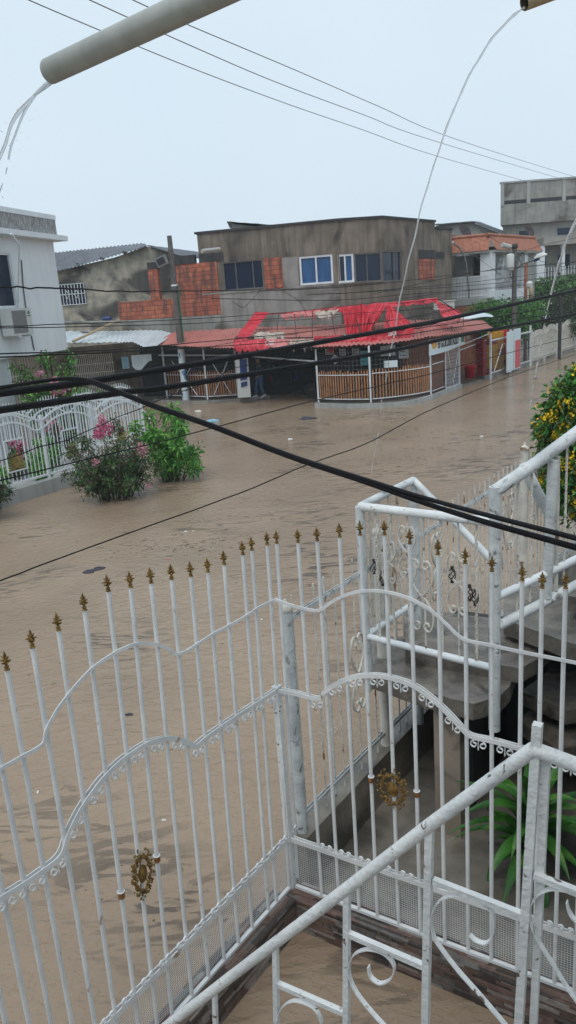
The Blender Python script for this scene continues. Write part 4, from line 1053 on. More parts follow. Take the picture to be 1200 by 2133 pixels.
# slatted fence panels
def slat_fence(pa, pb, n, z0, z1, label, bow=.0, mt='wood', braces=True, grp='slatted wooden fence panels of the shop', wire=2.1):
    pa, pb = Vector(pa), Vector(pb); pa.z = pb.z = 0; d = (pb-pa); e = d.normalized(); nn = Vector((e.y, -e.x, 0)); nn = nn if nn.dot(-pa) > 0 else -nn
    f = thing('slatted_fence', pa.lerp(pb, .5)+Vector((0,0,z0)), label, 'fence', grp)
    def pt(t): return pa.lerp(pb, t)+nn*bow*4*t*(1-t)
    for i in range(n):
        p = pt((i+.5)/n); h = z1+random.uniform(-.05,.05)
        MB().box((p.x, p.y, (z0+.08+h)/2), (.052, .02, h-z0-.08), e).build('slat', M[mt], f)
    cv = [pt(k/10) for k in range(11)]
    for z in (z0+.05, z1-.14): MB().tube([V(p, z)+nn*.03 for p in cv], .022, 6).build('rail', M['alu'], f)
    if wire:
        mb = MB(); k = 0
        z = z0+.2
        while z < wire: mb.tube([V(p, z)+nn*.045 for p in cv], .007, 3, False); z += .17
        for i in range(int(d.length/.17)): p = pt(i*.17/d.length); mb.tube([V(p, z0+.06)+nn*.045, V(p, wire)+nn*.045], .007, 3, False)
        mb.build('wire_grid', M['greywire'], f)
    if braces:
        MB().tube([V(pt(.2), z0+.1)+nn*.06, V(pt(.8), z1+.5)+nn*.06], .02, 5).build('brace', M['alu'], f)
        MB().tube([V(pt(.8), z0+.1)+nn*.06, V(pt(.2), z1+.5)+nn*.06], .02, 5).build('brace', M['alu'], f)
    return f
L1 = G(268, 812, 0)
slat_fence(G(262,806,.1), G(336,818,.1), 14, .15, 1.55, 'slatted wooden fence beside the white-roofed house, left of the painted utility pole', 0, 'wood_dark', False)
slat_fence(PP[349]+Vector((.1,0,0)), PP[433]-Vector((.05,0,0)), 15, .15, 1.32, 'slatted wooden panel with crossed braces right behind the painted utility pole')
slat_fence(PP[433]+Vector((.05,0,0)), PP[497]-Vector((.05,0,0)), 12, .15, 1.32, 'slatted wooden panel with crossed braces just left of the dark shop doorway')
slat_fence(PP[664]+Vector((.05,0,0)), PP[773]-Vector((.05,0,0)), 20, .15, 1.30, 'slatted wooden panel right of the shop doorway, under the row of posters', .12, 'wood', False)
slat_fence(PP[773]+Vector((.05,0,0)), PP[898]-Vector((.05,0,0)), 22, .15, 1.34, 'slatted wooden panel in the middle of the shop front below the grey wall boards', .25, 'wood', False)
slat_fence(PP[898]+Vector((.05,0,0)), V(PP[898],0).lerp(V(PP[957],0), .42), 9, .15, 1.42, 'short dark wooden panel below the left half of the shop sign', 0, 'wood_dark', False)
# mesh door under the sign
d0, d1 = V(PP[898],0).lerp(V(PP[957],0), .46), V(PP[957],0)
dg_ = thing('mesh_gate', V(d0, .1), 'white framed wire mesh gate with a cut corner under the shop sign', 'gate'); e = (d1-d0).normalized(); L = (d1-d0).length
dp = Plane((d0.x, d0.y), (d1.x, d1.y))
MB().tube([dp.P(0,.1,.05), dp.P(0,1.62,.05), dp.P(L*.3,1.95,.05), dp.P(L-.1,2.0,.05), dp.P(L-.1,.1,.05), dp.P(0,.1,.05)], .028, 6).build('frame', M['alu'], dg_)
mb = MB()
for k in range(int(L/.14)): mb.tube([dp.P(k*.14,.1,.05), dp.P(k*.14,1.8,.05)], .007, 3, False)
for k in range(12): mb.tube([dp.P(0,.15+k*.15,.05), dp.P(L-.1,.15+k*.15,.05)], .007, 3, False)
mb.build('wire_grid', M['wall_white'], dg_)
MB().tube([dp.P(L*.15,1.7,.06), dp.P(L*.45,.15,.06), dp.P(L*.85,1.6,.06)], .02, 5).build('brace', M['alu'], dg_)
# text helper
def text_obj(s, size, mt, name, parent, loc, ex, ez, wide=1.0, shear=0.0, ext=.004, space=1.0, bold=0.0):
    cu = bpy.data.curves.new(name, 'FONT'); cu.body = s; cu.size = size; cu.extrude = ext; cu.align_x = 'LEFT'; cu.shear = shear; cu.space_character = space; cu.offset = bold
    tmp = bpy.data.objects.new('tmp', cu); C.objects.link(tmp); dg = bpy.context.evaluated_depsgraph_get(); dg.update()
    me = bpy.data.meshes.new_from_object(tmp.evaluated_get(dg)); bpy.data.objects.remove(tmp, do_unlink=True)
    ex = Vector(ex).normalized(); ez = Vector(ez).normalized(); org = WL.get(parent.name, Vector()) if parent else Vector(); loc = Vector(loc)
    ny = ex.cross(ez)
    for v in me.vertices: c = v.co.copy(); v.co = loc+ex*c.x*wide+ez*c.y-ny*0+ny*(-c.z if False else c.z)*1.0-org
    me.materials.clear(); me.materials.append(M[mt]); o = bpy.data.objects.new(name, me); C.objects.link(o); o.parent = parent; WL[o.name] = org; return o
# shop sign: wedge panel hanging below the roof edge
s0 = PP[898]; sa = D(896, 760, math.hypot(s0.x, s0.y)-.35); sb = D(968, 706, math.hypot(PP[957].x, PP[957].y)-.1)
SP = Plane((sa.x, sa.y), (sb.x, sb.y))
sg = thing('shop_sign', SP.P(1, 2.0), 'white wedge-shaped shop sign with dark lettering hanging at the right of the red roof', 'sign')
pts = [SP.px(*q) for q in [(896,712),(968,698),(968,715),(952,723),(930,732),(896,741)]]
MB().poly(pts, SP.n*-.05).build('panel', M['sign_white'], sg)
q = [SP.px(*p_, .004) for p_ in [(898,714),(910,712),(911,719),(906,727),(901,726)]]; MB().poly(q, SP.n*-.003).build('emblem', M['yellow'], sg)
q = [SP.px(*p_, .007) for p_ in [(898,714),(904,713),(899,720)]]; MB().poly(q, SP.n*-.003).build('emblem', M['red_plastic'], sg)
q = [SP.px(*p_, .004) for p_ in [(960,701),(967,699.5),(967,712),(961,713)]]; MB().poly(q, SP.n*-.003).build('emblem', M['green'], sg)
ta = SP.px(912, 725, .008); tb_ = SP.px(960, 714, .008)
exx = SP.e if SP.e.x > 0 else -SP.e
dirt = (tb_-ta).normalized()
text_obj('El GOLOSITAZO', .46, 'text_dark', 'lettering', sg, ta, dirt, (0,0,1), (tb_-ta).length/(.46*8.3), 0, .006, 1.0, .012)
# wall boards and posters on the dark shop wall
def poster(x0, y0, x1, y1, d, mt, label, name='poster', cat='poster', rot=0, th=.02, marks=0):
    a, b = D(x0, y1, d), D(x1, y0, d); pl = Plane((a.x, a.y), (D(x1, y1, d).x, D(x1, y1, d).y)); L = (pl.P(0,0)-V(b,0)).length; H_ = b.z-a.z
    t = thing(name, pl.P(L/2, a.z), label, cat)
    if rot:
        c = pl.P(L/2, a.z+H_/2); r = max(L, H_)/2; MB().poly([c+pl.e*r, c+Vector((0,0,r)), c-pl.e*r, c-Vector((0,0,r))], pl.n*th).build('sheet', M[mt], t)
    else: MB().pbox(pl, 0, L, a.z, b.z, 0, th).build('sheet', M[mt], t)
    if marks:
        mb = MB()
        for k in range(marks):
            zz = a.z+H_*(k+.7)/(marks+.6); mb.pbox(pl, L*.12, L*random.uniform(.7,.9), zz, zz+.03, th+.001, th+.004)
        mb.build('print', M['text_dark'], t)
    return t
poster(678,723,695,739,33.0,'paper','white printed sheet, first from the left above the slatted panel right of the doorway', marks=4)
poster(707,722,720,741,33.0,'paper','narrow white sheet, second from the left above the slatted panel', marks=3)
poster(734,722,748,740,33.0,'paper','white sheet, third from the left, left of the teal poster', marks=3)
poster(688,737,708,760,32.6,'paper','pale diamond-shaped card hanging above the slats', rot=1)
poster(751,730,771,761,32.4,'teal','teal poster with dark figures beside the middle shop post', marks=2)
poster(793,718,823,742,32.4,'paper','wide grey-white board on the shop wall', 'wall_board', 'board', marks=1)
poster(831,725,851,747,32.6,'paper','upright grey-white board right of the wide board', 'wall_board', 'board', marks=2)
poster(800,750,828,766,31.0,'sign_white','folded white paper tied on top of the slats', 'paper_notice', 'paper')
poster(972,699,979,706,37.0,'sign_white','tiny white sign in the dark bay right of the shop sign', 'small_sign', 'sign')
# fridge panel, door of shop
poster(497,745,516,826,34.2,'ac','blue and white upright drinks fridge left of the shop doorway', 'drinks_fridge', 'fridge', 0, .5)
fg = bpy.data.objects['drinks_fridge']
a = D(499.5, 760, 33.68); b = D(512.5, 800, 33.68); pl = Plane((a.x,a.y),(b.x,b.y))
MB().poly([D(499,748,33.67), D(514,748,33.67), D(515,790,33.67), D(501,793,33.67)], pl.n*-.01).build('panel', M['blue'], fg)
MB().poly([D(502,797,33.67), D(515,794,33.67), D(515.5,803,33.67), D(502.5,807,33.67)], pl.n*-.01).build('panel', M['blue'], fg)
# hanging poles in the doorway etc.
dk = thing('shop_shelf', D(580, 780, 36.5), 'dark shelves in the gloom at the back of the shop doorway', 'shelf')
pl = Plane((D(560,780,36.4).x, D(560,780,36.4).y), (D(655,780,36.0).x, D(655,780,36.0).y))
for z in (.6, 1.1, 1.6): MB().pbox(pl, 0, 2.2, z, z+.04, 0, .3).build('shelf_board', M['rust'], dk)
for u in (0, 1.1, 2.16): MB().pbox(pl, u, u+.04, .07, 2.0, -.01, .31).build('upright', M['rust'], dk)
for k in range(9):
    x = rnd.uniform(565, 650); z = rnd.choice((.64, 1.14, 1.64)); u = pl.hit(x, 780)[0]
    solo(MB().lathe(pl.P(u, z, .15), [(0,0),(.05,0),(.05,.18),(.02,.24),(.02,.28),(0,.28)], 8), 'bottle', M[rnd.choice(['glass_blue','green','dark','crate_red'])], 'small dark bottle standing on the gloomy shelves at the back of the shop doorway', 'bottle', 'bottles on the dark shop shelves')
# bicycle wheel glimpsed at right of doorway
c = D(648, 800, 32.9); mb = MB(); ax = Vector((1,-.15,0)).normalized()
bc = thing('bicycle', V(c, .1), 'dark bicycle parked inside the doorway behind the left end of the slats', 'bicycle')
def wheel(c):
    mb = MB().tube([c+ax*.33*math.cos(t)+Vector((0,0,.33*math.sin(t))) for t in [2*PI*i/28 for i in range(29)]], .018, 6); o = mb.build('tyre', M['black'], bc)
    mb = MB()
    for k in range(14): t = 2*PI*k/14; mb.tube([c, c+ax*.31*math.cos(t)+Vector((0,0,.31*math.sin(t)))], .004, 3, False)
    mb.build('spokes', M['greywire'], o)
wc = V(c, .48); wheel(wc); wheel(wc+ax*1.0)
MB().tube([wc, wc+ax*.35+Vector((0,0,.45)), wc+ax*.8+Vector((0,0,.45)), wc+ax*1.0], .02, 6).build('frame', M['rust'], bc)
MB().tube([wc+ax*.35+Vector((0,0,.45)), wc+ax*.5+Vector((0,0,-.05)), wc+ax*.8+Vector((0,0,.45))], .02, 6).build('frame', M['rust'], bc)
MB().tube([wc+ax*.2+Vector((0,-.25,.62)), wc+ax*.22+Vector((0,0,.6)), wc+ax*.2+Vector((0,.25,.62))], .015, 6).build('handlebar', M['rust'], bc)
MB().box(wc+ax*.82+Vector((0,0,.55)), (.22,.12,.05), ax).build('saddle', M['black'], bc)

# torn red awning above the shop roof
aw = thing('torn_awning', D(720, 690, 34), 'torn bright red awning hanging in shreds from its dark frame above the shop roof', 'awning')
A_ = [(545,655,36.2),(625,650,35.9),(700,642,35.6),(790,634,35.2),(870,627,36.0),(912,622,36.8)]
B_ = [(490,704,33.6),(600,704,32.6),(655,703,32.2),(740,697,31.8),(830,688,31.9),(925,670,33.6),(965,656,34.6)]
AT = [D(*q) for q in A_]; BT = [D(*q) for q in B_]
MB().tube(AT, .03, 5).build('frame_bar', M['red_cloth'], aw); MB().tube(BT, .03, 5).build('frame_bar', M['rust'], aw)
def onp(P, t):
    t *= len(P)-1; k = min(int(t), len(P)-2); return P[k].lerp(P[k+1], t-k)
for k, (ta, tb_) in enumerate([(0,.0),(.09,.13),(.17,.22),(.27,.32),(.37,.42),(.48,.52),(.6,.64),(.72,.74),(.83,.86),(1,1)]):
    MB().tube([onp(AT, ta), onp(BT, tb_)], .022, 4).build('rafter', M['rust'], aw)
for t in (.33, .66): MB().tube([onp(AT, k/12).lerp(onp(BT, k/12), t) for k in range(13)], .016, 4).build('frame_bar', M['rust'], aw)
for t in (0,.12,.28,.42,.58,.75,.9,1): p = onp(BT, t); MB().tube([p, p-Vector((0,0,.45))], .016, 4).build('frame_bar', M['rust'], aw)
def cloth(c4, nu, nv, amp, seed, mt, label=None, jag=0.0, fq=2.2, hole=None):
    a, b, c, d = [D(*q) for q in c4]
    def fn(s, t):
        p = a.lerp(b, s).lerp(d.lerp(c, s), t); q = Vector((s*fq*2+seed, t*fq*.7+seed*.3, seed))
        nv_ = noise.noise(q)+.6*noise.noise(Vector((q.x*3.2, q.y*.9, q.z))); p = p+Vector((.3*noise.noise(q+Vector((9,0,0))), -1, .35)).normalized()*amp*nv_
        if jag and t > .8: p.z -= jag*(noise.noise(Vector((s*14+seed, 0, 0)))+.3)*(t-.8)*5
        if jag and t < .15: p.z += jag*.4*noise.noise(Vector((s*9+seed*2, 3, 0)))
        return p
    mb = MB().grid(fn, nu, nv, False)
    if hole is not None:
        kp = [f for f in mb.f if noise.noise(Vector((mb.v[f[0]].x*2.3+seed, mb.v[f[0]].z*2.6, mb.v[f[0]].y*1.4))) > hole]; mb.f = kp; mb.sm = [False]*len(kp)
    o = mb.build('torn_cloth', M[mt], aw, label); return o
cl = [(((487,706,33.4),(560,707,32.6),(560,724,32.3),(487,727,33.2)), 12, 4, .07, 1, 'red_cloth'),
      (((560,706,32.6),(600,706,32.3),(600,722,32.1),(560,722,32.3)), 8, 4, .06, 2, 'pink_cloth'),
      (((488,706,33.5),(532,650,36.1),(560,650,36.0),(514,706,33.2)), 10, 10, .10, 3, 'red_cloth'),
      (((653,702,32.2),(740,697,31.7),(740,714,31.6),(653,718,32.1)), 16, 4, .06, 4, 'red_cloth'),
      (((740,696,31.7),(862,680,32.2),(864,697,32.1),(740,712,31.6)), 22, 4, .07, 5, 'red_cloth'),
      (((712,640,35.4),(752,634,35.2),(748,694,32.4),(722,694,32.6)), 14, 16, .30, 6, 'red_cloth'),
      (((746,636,35.2),(808,630,35.0),(772,690,32.4),(752,694,32.2)), 16, 16, .32, 7, 'red_cloth'),
      (((690,640,35.6),(735,636,35.3),(730,650,34.8),(705,648,35.2)), 8, 5, .12, 8, 'red_cloth'),
      (((806,636,34.7),(818,640,34.5),(866,684,32.2),(800,692,32.0)), 12, 12, .16, 9, 'red_cloth'),
      (((905,623,36.8),(925,634,36.3),(968,655,34.6),(925,670,33.6)), 12, 8, .12, 10, 'red_cloth'),
      (((780,633,35.1),(912,620,36.9),(912,628,36.6),(800,640,34.9)), 24, 3, .08, 11, 'red_cloth'),
      (((866,684,32.3),(960,662,34.2),(955,676,34.0),(862,690,32.2)), 18, 3, .09, 12, 'pink_cloth'),
      (((585,655,35.9),(700,641,35.5),(698,650,35.3),(586,660,35.7)), 22, 3, .08, 13, 'pink_cloth'),
      (((527,692,33.4),(590,690,33.0),(596,708,32.5),(530,705,32.9)), 14, 6, .16, 14, 'cream_cloth'),
      (((600,708,32.4),(668,704,31.9),(670,716,31.7),(604,722,32.2)), 16, 4, .10, 15, 'cream_cloth'),
      (((682,712,31.9),(700,711,31.8),(692,735,31.6),(684,730,31.7)), 5, 6, .05, 16, 'red_cloth'),
      (((742,706,31.7),(800,702,31.6),(770,722,31.3),(748,718,31.4)), 10, 6, .16, 17, 'red_cloth'),
      (((655,650,35.3),(706,645,35.2),(690,662,34.6),(664,662,34.8)), 8, 5, .14, 18, 'cream_cloth')]
for c4, nu, nv, amp, sd, mt in cl: cloth(c4, nu*2, nv*2, amp, sd, mt, None, .35 if sd in (1,4,5,13,15) else .1, 2.2, -.3 if sd in (13,14,15) else None)
ta = D(715, 709, 31.45); tb_ = D(742, 706, 31.4); text_obj('Coca-Cola', .30, 'text_white', 'lettering', aw, ta, tb_-ta, (0,0,1), (tb_-ta).length/(.30*4.6), .45, .004, .9, .006)
ta = D(808, 700, 31.8); tb_ = D(828, 697, 31.85); text_obj('Coca-Cola', .26, 'text_white', 'lettering', aw, ta, tb_-ta, (0,0,1), (tb_-ta).length/(.26*4.6), .45, .004, .9, .006)
ta = D(552, 719, 32.15); tb_ = D(575, 717, 32.0); text_obj('Coca', .30, 'text_white', 'lettering', aw, ta, tb_-ta, (0,0,1), (tb_-ta).length/(.30*2.6), .45, .004, .9, .006)

# person in the doorway
def person():
    base = G(545, 827, .1); fwd = Vector((-.85,-.35,0)).normalized(); sd = Vector((fwd.y,-fwd.x,0)); up = Vector((0,0,1))
    def p(f, s, z): return base+fwd*f+sd*s+up*z
    J = {'pelvis':(p(0,0,.93),.135,.10),'waist':(p(0,0,1.08),.125,.095),'chest':(p(.02,0,1.30),.165,.11),'neck0':(p(.02,0,1.46),.075,.07),'neck':(p(.04,0,1.53),.055,.055),
         'head0':(p(.06,0,1.60),.075,.085),'head1':(p(.065,0,1.68),.085,.10),'head2':(p(.05,0,1.76),.06,.07),
         'shL':(p(.02,.19,1.42),.06,.06),'elL':(p(-.06,.25,1.14),.045,.045),'wrL':(p(.06,.24,.92),.03,.03),
         'shR':(p(.02,-.19,1.42),.06,.06),'elR':(p(-.02,-.25,1.14),.045,.045),'wrR':(p(.16,-.22,.98),.03,.03),
         'hipL':(p(0,.10,.88),.10,.10),'knL':(p(.18,.10,.50),.062,.062),'anL':(p(.22,.09,.09),.042,.042),
         'hipR':(p(0,-.10,.88),.10,.10),'knR':(p(.02,-.10,.49),.062,.062),'anR':(p(-.10,-.10,.10),.042,.042)}
    E_ = [('pelvis','waist'),('waist','chest'),('chest','neck0'),('neck0','neck'),('neck','head0'),('head0','head1'),('head1','head2'),('chest','shL'),('shL','elL'),('elL','wrL'),('chest','shR'),('shR','elR'),('elR','wrR'),
          ('pelvis','hipL'),('hipL','knL'),('knL','anL'),('pelvis','hipR'),('hipR','knR'),('knR','anR')]
    t = thing('person', base, 'person in blue jeans and white sneakers walking in the dark shop doorway', 'person')
    def skin(name, keys, edges, mt, scale=1.0, sub=2):
        ks = list(keys); me = bpy.data.meshes.new(name); me.from_pydata([J[k][0]-base for k in ks], [(ks.index(a), ks.index(b)) for a, b in edges], [])
        o = bpy.data.objects.new(name, me); C.objects.link(o); o.parent = t; WL[o.name] = base
        md = o.modifiers.new('skin', 'SKIN'); s = o.modifiers.new('sub', 'SUBSURF'); s.levels = s.render_levels = sub
        for i, k in enumerate(ks): v = me.skin_vertices[0].data[i]; v.radius = (J[k][1]*scale, J[k][2]*scale); v.use_root = (i == 0)
        me.materials.append(M[mt]); return o
    skin('body', J.keys(), E_, 'skin', .93)
    jk = ['pelvis','waist','hipL','knL','anL','hipR','knR','anR']; skin('jeans', jk, [e for e in E_ if e[0] in jk and e[1] in jk], 'jeans', 1.12)
    tk = ['waist','pelvis','chest','shL','elL','shR','elR','neck0']; skin('shirt', tk, [('pelvis','waist'),('waist','chest'),('chest','neck0'),('chest','shL'),('shL','elL'),('chest','shR'),('shR','elR')], 'shirt', 1.15)
    for an, tilt in (('anL', 0), ('anR', -.35)):
        a = J[an][0]; mb = MB(); f = (fwd+up*tilt).normalized()
        secs = [(-.07,.035,.05),(-.03,.042,.062),(.05,.046,.05),(.13,.048,.035),(.19,.036,.028),(.215,.01,.015)]; vs = []; n = 10
        for q, wd, h in secs:
            c = a+f*q+up*(-.085+h)
            for k in range(n): th = 2*PI*k/n; vs.append(c+sd*wd*math.cos(th)+up*h*math.sin(th))
        fs = [(i*n+k, i*n+(k+1)%n, (i+1)*n+(k+1)%n, (i+1)*n+k) for i in range(len(secs)-1) for k in range(n)]
        mb.add(vs, fs+[tuple(range(n))[::-1], tuple(range((len(secs)-1)*n, len(secs)*n))], True); mb.build('sneaker', M['shoe'], t)
    for wr, el in (('wrL','elL'),('wrR','elR')):
        c = J[wr][0]; dd = (c-J[el][0]).normalized(); mb = MB(); mb.lathe(c, [(.022,0),(.034,.03),(.036,.07),(.028,.095),(0,.10)], 8, dd)
        for k in range(4):
            o_ = c+dd*.09+sd*(-.026+.017*k); L = (.06,.075,.07,.055)[k]; mb.tube([o_, o_+dd*L*.6-up*.004, o_+dd*L+fwd*.012], [.009,.008,.006], 5)
        mb.tube([c+dd*.03+fwd*.02, c+dd*.06+fwd*.05, c+dd*.09+fwd*.055], [.011,.010,.007], 5); mb.build('hand', M['skin'], t)
    h = J['head1'][0]; mb = MB(); mb.grid(lambda a, b: h-fwd*.015+(sd*math.cos(2*PI*a)*.092+fwd*math.sin(2*PI*a)*.105)*math.sin(b*PI*.55)+up*(.02+.125*math.cos(b*PI*.55)), 14, 6); mb.build('hair', M['hair'], t)
    mb = MB(); mb.tube([h+fwd*.09+up*.02, h+fwd*.115-up*.02], [.008,.014], 6); mb.tube([h+fwd*.088-up*.05+sd*-.025, h+fwd*.095-up*.05, h+fwd*.088-up*.05+sd*.025], .005, 5)
    for s_ in (-1,1): mb.tube([h+sd*s_*.085+up*.02, h+sd*s_*.095, h+sd*s_*.085-up*.025], .010, 6)
    mb.build('face_features', M['skin'], t)
    mb = MB()
    for s_ in (-1,1): mb.tube([h+fwd*.088+sd*s_*.022+up*.012, h+fwd*.090+sd*s_*.042+up*.012], .006, 5)
    mb.build('eyes', M['hair'], t)
person()

# ================================================================== LEFT OF THE SHOP: WHITE SHEET ROOF PORCH
ph = thing('sheet_roof_porch', V(D(230, 720, 37.5), .1), 'low house with white sheet roof and dark barred porch beside the white house', 'house')
F2 = [D(60,716,35.8), D(140,714,35.8), D(250,713,36.0), D(276,712,36.0), D(300,723,35.6), D(325,721,36.0)]
B2 = [D(60,690,38.6), D(160,690,38.6), D(250,690,38.9), D(290,688,38.9), D(335,688,38.8), D(366,696,38.2)]
for i in range(5):
    n = max(4, int((F2[i+1]-F2[i]).length/.25)); corr(F2[i], F2[i+1], B2[i], B2[i+1], n, .018, 'light_roof', 'roof_sheet', ph, 5, .006, 0, i+20)
e = (F2[3]-F2[0]).normalized()
PF = Plane((D(140,760,37.6).x, D(140,760,37.6).y), (D(262,760,37.9).x, D(262,760,37.9).y)); LP_ = (D(262,760,37.9)-D(140,760,37.6)).length
mb = MB(); mb.pbox(PF, -3, LP_+5, -.2, 2.75, -1.6, -1.4); mb.build('back_wall', M['conc'], ph)
mb = MB(); mb.pbox(PF, -3, LP_+.2, -.2, .22, -1.4, .1); mb.build('floor', M['conc_light'], ph)
gi = thing('porch_bars', PF.P(LP_/2, .25), 'tall rusty white window-style bars closing the dark porch under the white sheet roof', 'grille')
n = 22
for i in range(n+1):
    u = LP_*.05+LP_*.72*i/n; MB().pbox(PF, u-.012, u+.012, .25, 2.45, .0, .03).build('bar', M['white_old'], gi)
for z in (.9, 1.55, 1.95, 2.4): MB().pbox(PF, 0, LP_*.8, z, z+.03, .031, .05).build('cross_bar', M['white_old'], gi)
tw = thing('hanging_towel', D(265, 765, 37.2), 'pale blue towel hanging in the dark porch left of the slatted fence', 'towel')
pl = Plane((D(252,740,37.2).x, D(252,740,37.2).y), (D(266,740,37.2).x, D(266,740,37.2).y))
MB().grid(lambda a, b: pl.P(a*.33, 2.2-b*.55, .03*math.sin(a*9)), 8, 4).build('cloth', M['bluebag'], tw)
tw = thing('hanging_sheet', D(295, 760, 37.0), 'grey-white sheet hanging above the dark wooden fence left of the painted pole', 'sheet')
pl = Plane((D(273,740,37.0).x, D(273,740,37.0).y), (D(312,740,36.8).x, D(312,740,36.8).y))
MB().grid(lambda a, b: pl.P(a*.95, 2.25-b*(.5+.2*math.sin(a*5)), .04*math.sin(a*14)), 14, 5).build('cloth', M['sign_white'], tw)
solo(MB().tube([D(152,711,35.5), D(248,667,38.4)], .055, 8), 'loose_pipe', M['pvc_tan'], 'long pale yellow pipe leaning diagonally across the white sheet roof', 'pipe')
solo(MB().tube([D(120,672,38.0), D(282,670,38.2)], .07, 6), 'roof_beam', M['conc_light'], 'horizontal grey concrete beam above the white sheet roof', 'beam')
b = MB(); c = D(178, 684, 38.3); b.box(c, (.5,.3,.28)); solo(b, 'carton', M['cream_cloth'], 'small cream carton lying above the left end of the white sheet roof', 'box')
b = MB(); c = D(222, 664, 38.2); b.grid(lambda s, t: c+Vector((math.cos(2*PI*s)*.25*math.sin(PI*t), math.sin(2*PI*s)*.12*math.sin(PI*t), .1*math.cos(PI*t)+.02*math.sin(s*30))), 12, 6); solo(b, 'plastic_scrap', M['blue'], 'small blue plastic scrap on the ledge above the white sheet roof', 'scrap')

# painted utility pole
pp = G(388, 836, 0); pb_ = Vector((pp.x, pp.y, 0)); ht = HZ(491, pp.x, pp.y)
up_ = thing('utility_pole', pb_, 'tall dark utility pole with white painted base standing in front of the shop at left', 'utility pole')
MB().tube([pb_-Vector((0,0,.3)), pb_+Vector((0,0,2.25))], [.165,.155], 12).build('painted_base', M['pole_white'], up_)
MB().tube([pb_+Vector((0,0,2.251)), pb_+Vector((0,0,2.6))], [.154,.152], 12).build('pole_band', M['foam'], up_)
MB().tube([pb_+Vector((0,0,2.601)), pb_+Vector((0,0,ht))], [.15,.105], 12).build('pole', M['pole'], up_)
q = MB().tube([pb_+Vector((.17,-.08,2.4)), pb_+Vector((.16,-.08,5.2))], .035, 6); q.build('conduit', M['green'], up_)
for z in (5.15, 4.9): MB().lathe(pb_+Vector((0,0,z)), [(.13,0),(.15,.01),(.15,.07),(.13,.08)], 12).build('clamp', M['alu'] if z > 5 else M['rust'], up_)
lm = up_
c = pb_+Vector((-.42,-.15,6.25))
MB().box(c, (.5,.35,.42), Vector((.9,0,.35)), Vector((0,1,0)), Vector((-.35,0,.9))).build('junction_box', M['grille'], lm)
MB().box(c+Vector((-.02,-.19,0)), (.36,.03,.28), Vector((.9,0,.35)), Vector((0,1,0)), Vector((-.35,0,.9))).build('junction_box_lid', M['dark'], lm)
MB().tube([pb_+Vector((0,0,6.7)), c+Vector((0,0,.25))], .03, 6).build('bracket', M['rust'], lm)

# ================================================================== RIGHT OF THE SHOP
# bucket, crates, yellow crate stack, freezer boards, fence
def bucket():
    p = G(979, 787, .16); t = thing('red_bucket', p, 'bright red plastic tub on the ledge right of the shop sign', 'bucket')
    MB().lathe(p, [(0,0),(.20,0),(.26,.52),(.28,.52),(.28,.56),(.25,.56),(.19,.04),(0,.04)], 16).build('tub', M['red_plastic'], t)
bucket()
cr0 = G(1003, 782, .16); eR = (G(1100, 765)-G(1018, 788)).normalized()
def crate(p, mt, label, group, s=(.42,.34,.27)):
    t = thing('bottle_crate', p, label, 'crate', group); mb = MB(); ey = Vector((-eR.y, eR.x, 0)); w_, d_, h_ = s
    def bx(a0, a1, b0, b1, z0, z1): mb.box(Vector(p)+eR*(a0+a1)/2+ey*(b0+b1)/2+Vector((0,0,(z0+z1)/2)), (a1-a0, b1-b0, z1-z0), eR)
    bx(-w_/2,w_/2,-d_/2,d_/2,0,.02)
    for z0, z1 in ((.02,.09),(.12,.18),(.22,h_)): bx(-w_/2,w_/2,-d_/2,-d_/2+.02,z0,z1); bx(-w_/2,w_/2,d_/2-.02,d_/2,z0,z1); bx(-w_/2,-w_/2+.02,-d_/2+.02,d_/2-.02,z0,z1); bx(w_/2-.02,w_/2,-d_/2+.02,d_/2-.02,z0,z1)
    for a in (-w_/2+.01, w_/2-.03, -.01):
        bx(a,a+.02,-d_/2-.002,-d_/2+.018,.021,h_-.001)
    mb.build('crate_body', M[mt], t); return t
k = 0
for i in range(6):
    lab = ('lowest' if i == 0 else 'topmost' if i == 5 else 'middle')+' dark red crate of the stack right of the red tub'
    crate(cr0+Vector((0,0,.285*i)), 'crate_red', lab, 'dark red crates stacked beside the red tub')
for j, (x, y) in enumerate(((1027,781),(1040,777),(1052,773))):
    p = G(x, y, .1)+Vector((.05,.35,0))
    for i in range(7):
        mt = 'yellow' if (i*3+j) % 5 else 'crate_red'
        if j == 2 and i > 2: mt = 'red_plastic'
        colr = {'yellow':'yellow','crate_red':'dark red','red_plastic':'red'}[mt]
        crate(p+Vector((0,0,.285*i)), mt, f"{colr} crate in the {('first','second','third')[j]} stack from the red tub, " + ('at the bottom' if i == 0 else 'at the top' if i == 6 else f"{('second','third','fourth','fifth','sixth')[i-1]} from the bottom"), 'crates stacked behind the street mesh fence', (.5,.36,.27))
def board(x0, y0, x1, y1, z0, ztop, mt, name, label, cat, extra=None):
    a, b = G(x0, y0, z0), G(x1, y1, z0); pl = Plane((a.x, a.y), (b.x, b.y)); L = (b-a).length; t = thing(name, pl.P(L/2, z0), label, cat)
    MB().pbox(pl, 0, L, z0, ztop, -.12, -.05).build('body', M[mt], t)
    if extra: MB().pbox(pl, L*.1, L*.9, ztop-extra[1]*(ztop-z0), ztop-extra[0]*(ztop-z0), -.049, -.03).build('panel', M[extra[2]], t)
    return t
board(1060,776,1071,771,.15,2.05,'sign_white','upright_freezer','plain white upright freezer behind the street mesh fence','freezer')
board(1074,770,1086,765,.15,2.1,'sign_white','upright_freezer','white upright freezer with a red door panel behind the street mesh fence','freezer',(.28,.97,'red_plastic'))
